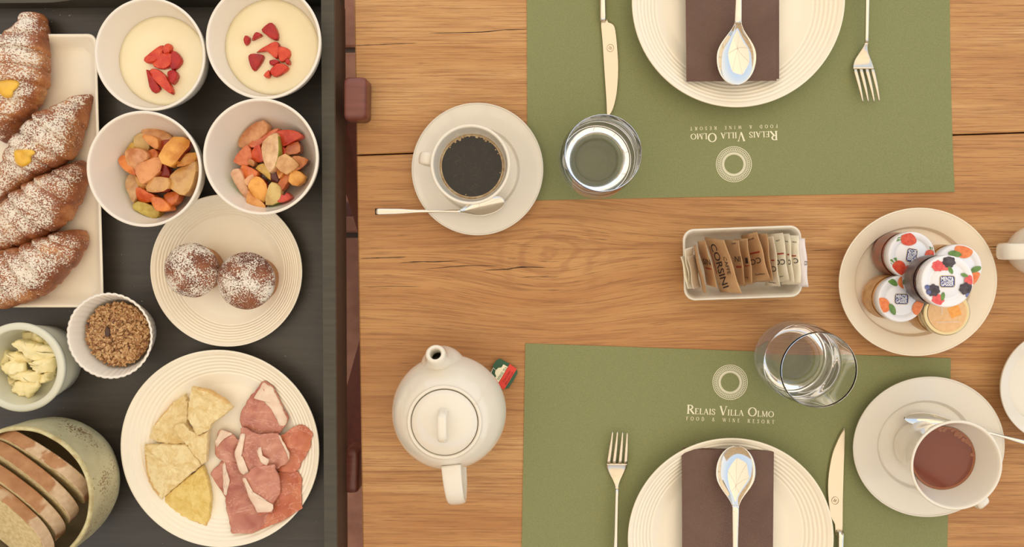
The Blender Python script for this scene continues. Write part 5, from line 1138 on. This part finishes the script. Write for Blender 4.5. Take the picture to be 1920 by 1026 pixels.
# butter dish
bz_ = 0.030; bpnt = W(36, 689.5, bz_); bb = Vector((bpnt.x, bpnt.y, TZ)); R = 86 * S(bz_); H = bz_ - TZ
bd = root('butter_dish', tuple(bb), 'round pale grey-green dish of butter curls at the left edge', 'dish')
o_ = [(R * .80, 0), (R * .82, .001), (R * .86, H * .3), (R * .90, H * .55), (R * .885, H * .58), (R * .925, H * .70), (R * .91, H * .73), (R * .965, H * .84), (R, H * .92), (R, H * .98), (R * .97, H)]
i_ = bez([(R * .86, H), (R * .835, H * .93), (R * .80, H * .5), (R * .70, H * .2), (R * .4, H * .15)], 5)
mk('dish_body', *lathe(bb, [(0, .001), (R * .7, .001)] + o_ + i_ + [(0, H * .15)], 112)[:2], GREYCH, bd)
BT = [([(170, 365), (300, 355), (365, 410), (320, 460), (180, 420)], 0, 'topmost butter curl in the dish'), ([(-20, 560), (40, 500), (90, 530), (80, 600), (20, 650), (-30, 640)], 0, 'leftmost butter curl, cut by the edge of the picture'),
 ([(25, 810), (70, 720), (130, 740), (120, 820), (60, 835)], 0, 'small butter curl at bottom left of the heap'), ([(300, 700), (420, 670), (400, 740), (350, 760), (300, 750)], 0, 'small butter curl at lower right'), ([(340, 440), (400, 430), (430, 520), (380, 560)], 0, 'narrow butter curl at the right side'),
 ([(130, 760), (280, 720), (295, 800), (240, 865), (180, 850), (120, 820)], 1, 'lowest broad butter curl'), ([(90, 520), (150, 510), (240, 580), (220, 600), (110, 590)], 1, 'slim butter curl between the left and middle ones'),
 ([(250, 600), (400, 560), (445, 565), (410, 670), (300, 680)], 1, 'butter curl with a sharp tip pointing right'), ([(80, 690), (180, 650), (300, 690), (290, 760), (180, 740)], 1, 'flat butter curl below the middle'),
 ([(20, 620), (100, 580), (180, 610), (190, 660), (100, 690), (50, 680)], 2, 'rounded butter curl left of the middle'), ([(130, 445), (190, 420), (300, 450), (400, 470), (420, 540), (340, 580), (240, 570), (170, 500)], 2, 'largest butter curl, upper middle')]
for k, (p_, l_, lab) in enumerate(BT):
    o = chunk('butter_curl', [(x / 4.273, 540 + y / 4.273) for x, y in p_], TZ + .009 + .0045 * l_, .010, [BUTTER], rings=[(.9, 0), (1, .35), (.99, .62), (.93, .78), (.82, .86), (.66, .92), (.45, .98), (.22, 1.0)], tilt=(random.uniform(-.45, .45), random.uniform(-.45, .45)), amp=.0042, seed=k * 3 + 1, rnd=0, grow=1.16, jit=3.4, nf=150, smooth=True); T(o, lab, 'butter', 'butter curls in the dish')

# bread bowl and slices
bz2 = 0.062; bp_ = W(37.9, 935, bz2); wb = Vector((bp_.x, bp_.y, TZ)); R = 139.7 * S(bz2); H = bz2 - TZ
bwl = root('bread_bowl', tuple(wb), 'speckled grey-green stoneware bowl of sliced bread at the bottom left corner', 'bowl')
def wob(a, r, z): return (r * (1 + .012 * noise.noise(Vector((math.cos(a) * 1.5, math.sin(a) * 1.5, 3))) + .006 * noise.noise(Vector((math.cos(a) * 6, math.sin(a) * 6, z * 90)))), z + .0012 * noise.noise(Vector((math.cos(a) * 2, math.sin(a) * 2, 8))) * z / H)
o_ = bez([(R * .60, 0), (R * .66, .001), (R * .86, H * .14), (R * .955, H * .34), (R * .985, H * .60), (R * 1.0, H * .96)], 6); i_ = bez([(R * .945, H * .985), (R * .935, H * .6), (R * .90, H * .34), (R * .78, H * .12), (R * .5, H * .06)], 6)
n1 = len(o_)
mk('outer_wall', *lathe(wb, [(0, .001), (R * .5, .001)] + o_, 128, rf=wob)[:2], STONE, bwl)
mk('rim', *lathe(wb, [(R * 1.0, H * .96), (R * .995, H), (R * .97, H * 1.01), (R * .945, H * .985)], 128, rf=wob)[:2], STONER, bwl, label='pale yellow-green glazed rim')
mk('inner_wall', *lathe(wb, i_ + [(0, H * .06)], 128, rf=wob)[:2], STONEIN, bwl)
def slice_(crest, z, ang, tilt, half, hgt, th, lab, seed):
    an = math.radians(ang); u = Vector((math.cos(an), math.sin(an), 0)); b = Vector((-u.y, u.x, 0)); tl = math.radians(tilt)
    h = Vector((0, 0, math.cos(tl))) + b * math.sin(tl); nrm = -b * math.cos(tl) + Vector((0, 0, math.sin(tl)))
    top = W(*crest, z); c = top - h * hgt; N = 110; out = []
    for k in range(N):
        a = 2 * PI * k / N; ca, sa = math.cos(a), math.sin(a); rx = math.copysign(abs(ca) ** .82, ca) * half; ry = (abs(sa) ** .85 * hgt) if sa > 0 else -(abs(sa) ** .6) * hgt * .62
        f = 1 + .025 * noise.noise(Vector((ca * 2, sa * 2, seed))); out.append((rx * f, ry * f))
    zlow = TZ + H * .10; P = lambda x, y, t: c + u * x + h * y + nrm * t
    low = min((P(x, y, t)).z for x, y in out for t in (0, th)); 
    if low < zlow: out = [(x, y if P(x, y, 0).z > zlow else y + (zlow - P(x, y, 0).z)) for x, y in out]
    r0 = root('bread_slice', tuple(c), lab, 'bread', 'bread slices in the stoneware bowl')
    V, Fc = [], []
    for s, t in ((.985, 0), (1, .0006), (1.0, th - .0006), (.985, th)):
        for x, y in out: V.append(P(x * s, y * s, t))
    for l in range(3):
        for k in range(N): k2 = (k + 1) % N; Fc.append((l * N + k, l * N + k2, l * N + N + k2, l * N + N + k))
    mk('crust', V, Fc, CRUST, r0, False)
    V, Fc = [], []; rings = (.985, .7, .4)
    for t, sg in ((0, -1), (th, 1)):
        o0 = len(V)
        for s in rings:
            for x, y in out: V.append(P(x * s, y * s, t + sg * (0.0004 * noise.noise(Vector((x * s * 200, y * s * 200, seed))))))
        V.append(P(0, 0, t))
        for l in range(2):
            for k in range(N): k2 = (k + 1) % N; f = (o0 + l * N + k, o0 + l * N + k2, o0 + l * N + N + k2, o0 + l * N + N + k); Fc.append(f if sg > 0 else tuple(reversed(f)))
        for k in range(N): k2 = (k + 1) % N; f = (o0 + 2 * N + k, o0 + 2 * N + k2, o0 + 3 * N); Fc.append(f if sg > 0 else tuple(reversed(f)))
    mk('crumb', V, Fc, CRUMB, r0, label='pale open crumb')
slice_((84, 838), 0.062, -33, 44, 0.049, 0.040, 0.0105, 'rearmost bread slice, nearest the upper rim of the bowl', 1)
slice_((66, 868), 0.066, -38, 46, 0.050, 0.042, 0.0110, 'second bread slice from the back, its brown crust uncovered', 2)
slice_((42, 900), 0.069, -38, 48, 0.050, 0.042, 0.0110, 'third bread slice from the back with torn floury crust', 3)
slice_((34, 934), 0.073, -40, 60, 0.050, 0.036, 0.0100, 'front bread slice showing its white crumb face', 4)

# cheese
cs = lambda l: [(210 + x / 2.6575, 640 + y / 2.6575) for x, y in l]
CR = [(.98, 0), (1, .15), (.995, .80), (.965, .97), (.90, 1.0), (.7, 1.02), (.4, 1.02)]
for k, (p_, dz, m_, ska, lab) in enumerate([
 ([(190, 480), (210, 420), (240, 380), (300, 310), (365, 262), (385, 310), (380, 400), (372, 508), (300, 512), (240, 505)], 0, CHEESE, 135, 'grainy cheese wedge at the upper left of the plate'),
 ([(250, 785), (455, 615), (480, 690), (495, 770), (492, 850), (480, 925), (420, 905), (350, 880), (295, 835)], 0, CHEESEY, 250, 'deeper yellow cheese wedge at the bottom of the fan'),
 ([(165, 515), (260, 513), (380, 515), (452, 612), (350, 700), (250, 785), (205, 730), (180, 670), (168, 600)], .0032, CHEESE, 200, 'largest pale cheese wedge at the left of the plate'),
 ([(305, 430), (325, 408), (360, 405), (400, 445), (440, 470), (485, 445), (480, 520), (475, 600), (455, 612), (380, 520)], .0040, CHEESE, 999, 'narrow broken cheese wedge in the middle of the fan'),
 ([(400, 225), (480, 240), (560, 285), (605, 330), (560, 370), (500, 410), (490, 440), (425, 470), (400, 420), (380, 390), (385, 300)], .0075, CHEESE, 60, 'topmost cheese wedge with a golden rind')]):
    o = chunk('cheese_wedge', cs(p_), chz + dz + .0006 * k, .0065, [m_, RIND], rings=CR, skin=(math.radians(ska), .85, 4) if ska < 900 else None, amp=.0011, seed=k * 5, rnd=0, smooth=False, jit=2.2, nf=260); T(o, lab, 'cheese', 'cheese wedges on the plate')
# ham
def ham(poly, z, mat, lab, fats=(), seed=0, dome=.0012):
    pl = cs(poly); qx = sum(p[0] for p in pl) / len(pl); qy = sum(p[1] for p in pl) / len(pl); pl = [(qx + (x - qx) * 1.10, qy + (y - qy) * 1.10) for x, y in pl]
    pl = smooth_poly(densify(pl, 14), 3); pl = [(x + 2.4 * noise.noise(Vector((x * .16, y * .16, seed))), y + 2.4 * noise.noise(Vector((x * .16, y * .16, seed + 5)))) for x, y in pl]; r0 = root('ham_slice', tuple(W(*pl[0], z)), lab, 'ham', 'slices of cured ham on the plate')
    cx = sum(p[0] for p in pl) / len(pl); cy = sum(p[1] for p in pl) / len(pl)
    def zf(x, y, s): 
        p_ = W(x, y, z); q_ = (Vector((p_.x, p_.y)) - Vector((chpc.x, chpc.y))).length / 0.0955; fl_z = chz + 0.0166 * max(0.0, (q_ - 0.62) / 0.355) ** 1.45 + 0.0016
        return max(fl_z, z + dome * (1 - s ** 2) + .0026 * noise.noise(Vector((x * .05, y * .05, seed))) + .0010 * math.sin(x * .12 * math.cos(seed) + y * .15 * math.sin(seed + .5) + seed) + .0005 * noise.noise(Vector((x * .2, y * .2, seed))))
    n = len(pl); V, Fc = [], []; rings = (1.0, .985, .92, .84, .76, .68, .6, .52, .44, .36, .28, .2, .1)
    for s in rings:
        for x, y in pl: X, Y = cx + (x - cx) * s, cy + (y - cy) * s; V.append(W(X, Y, zf(X, Y, s) - (.0008 if s == 1.0 else 0)))
    for i in range(len(rings) - 1):
        for k in range(n): k2 = (k + 1) % n; Fc.append((i * n + k2, i * n + k, (i + 1) * n + k, (i + 1) * n + k2))
    Fc.append(tuple(reversed([(len(rings) - 1) * n + k for k in range(n)])))
    V2 = [v + Vector((0, 0, -.0009)) for v in V]; o0 = len(V); Fc += [tuple(reversed([i + o0 for i in f])) for f in list(Fc)]; Fc += [(k, (k + 1) % n, o0 + (k + 1) % n, o0 + k) for k in range(n)]
    mk('lean_meat', V + V2, Fc, mat, r0); bv = BVHTree.FromPolygons(V, Fc[:(len(rings) - 1) * n + 1])
    for ft in fats:
        ft_ = cs(ft); ux_ = sum(p[0] for p in ft_) / len(ft_); uy_ = sum(p[1] for p in ft_) / len(ft_); ft_ = [(qx + (x - qx) * 1.07, qy + (y - qy) * 1.07) for x, y in ft_]; fp = smooth_poly(densify(ft_, 9), 2); fp = [(x + 1.2 * noise.noise(Vector((x * .3, y * .3, seed))), y + 1.2 * noise.noise(Vector((x * .3, y * .3, seed + 5)))) for x, y in fp]; fx = sum(p[0] for p in fp) / len(fp); fy = sum(p[1] for p in fp) / len(fp); V, Fc = [], []; m = len(fp)
        for s, hh in ((1, -0.0007), (.97, .0000), (.6, .0003), (.2, .0003)):
            for x, y in fp:
                X, Y = fx + (x - fx) * s, fy + (y - fy) * s; hit = bv.ray_cast(Vector((0, 0, D)), ray(X, Y)); zz = hit[0].z if hit[0] else z + dome * .1; V.append(W(X, Y, zz + hh + .0011))
        for i in range(3):
            for k in range(m): k2 = (k + 1) % m; Fc.append((i * m + k2, i * m + k, (i + 1) * m + k, (i + 1) * m + k2))
        Fc.append(tuple(reversed([3 * m + k for k in range(m)]))); mk('fat_edge', V, Fc, FAT, r0, label='white fat')
    return r0
hz0 = chz + .0035
ham([(505, 665), (560, 610), (620, 620), (690, 680), (700, 760), (770, 840), (740, 910), (690, 942), (600, 940), (575, 830), (570, 780), (520, 700)], hz0, HAM[0], 'large ham slice at the lower left of the heap', [[(556, 625), (566, 615), (590, 700), (572, 770), (560, 760)]], 1)
ham([(700, 930), (740, 840), (830, 660), (880, 650), (930, 680), (935, 830), (850, 885), (720, 937)], hz0 + .002, HAM[2], 'darker ham slice at the lower right of the heap', [], 2)
ham([(520, 520), (540, 450), (600, 470), (650, 520), (650, 600), (580, 612), (525, 570)], hz0 + .002, HAM[1], 'small ham slice at the left of the heap', [[(520, 500), (545, 446), (600, 466), (560, 490), (525, 530)]], 3)
ham([(830, 490), (900, 440), (940, 428), (990, 460), (980, 530), (920, 640), (880, 645), (820, 630), (840, 580)], hz0 + .003, HAM[2], 'orange-edged ham slice pointing right', [], 4)
ham([(690, 290), (755, 213), (800, 240), (868, 380), (850, 420), (820, 460), (760, 470), (680, 465), (648, 400), (655, 350)], hz0 + .003, HAM[0], 'topmost ham slice with a broad white fat corner', [[(710, 290), (755, 216), (798, 240), (866, 385), (858, 415), (832, 418), (790, 340), (750, 300)]], 5)
ham([(620, 560), (660, 440), (720, 470), (820, 470), (870, 560), (865, 600), (800, 640), (700, 665), (680, 680), (640, 640)], hz0 + .0060, HAM[1], 'middle ham slice with a pale fat strip on its left', [[(618, 560), (650, 470), (668, 470), (650, 560), (690, 660), (680, 680), (640, 640)], [(822, 478), (832, 476), (876, 560), (872, 592), (862, 560)]], 6)
ham([(655, 690), (720, 630), (800, 625), (830, 690), (832, 760), (800, 805), (795, 842), (730, 845), (690, 780)], hz0 + .0095, HAM[0], 'small ham slice lying on top, with a white fat tip', [[(658, 690), (672, 686), (690, 740), (740, 770), (800, 812), (792, 842), (728, 846), (690, 780)], [(724, 560), (745, 540), (752, 580), (782, 600), (770, 628), (742, 610)]], 7)

# crumbs and sugar dust on the tray
V_, F_ = [], []; rs = random.Random(5)
for (x, y, r) in [(120, 7, 2.2), (127, 4, 1.6), (132, 2, 1.2), (97, 11, 1.2), (88, 13, 1.3), (85, 16, .9), (113, 28, 1.0), (130, 29, 1.3), (133, 28, .9), (100, 20, .9), (97, 41, .8), (104, 3, .7), (198, 561, .9), (266, 565, 1.2), (228, 478, .6), (535, 668, .8), (130, 583, .5)] + [(rs.uniform(60, 600), rs.uniform(5, 1020), rs.uniform(.25, .5)) for _ in range(60)]:
    p = W(x, y, TZ + .0002); q = r * S(0) * .8; o0 = len(V_); V_ += [(p.x + q * math.cos(t) * rs.uniform(.7, 1.2), p.y + q * math.sin(t) * .8, p.z) for t in (0, 1.26, 2.5, 3.77, 5)] + [(p.x, p.y, p.z + q * .7)]
    F_ += [(o0 + k, o0 + (k + 1) % 5, o0 + 5) for k in range(5)]
T(mk('sugar_crumbs', V_, F_, SUGAR, None, True), 'specks of sugar and crumbs scattered on the black tray', 'crumbs', None, 'stuff')
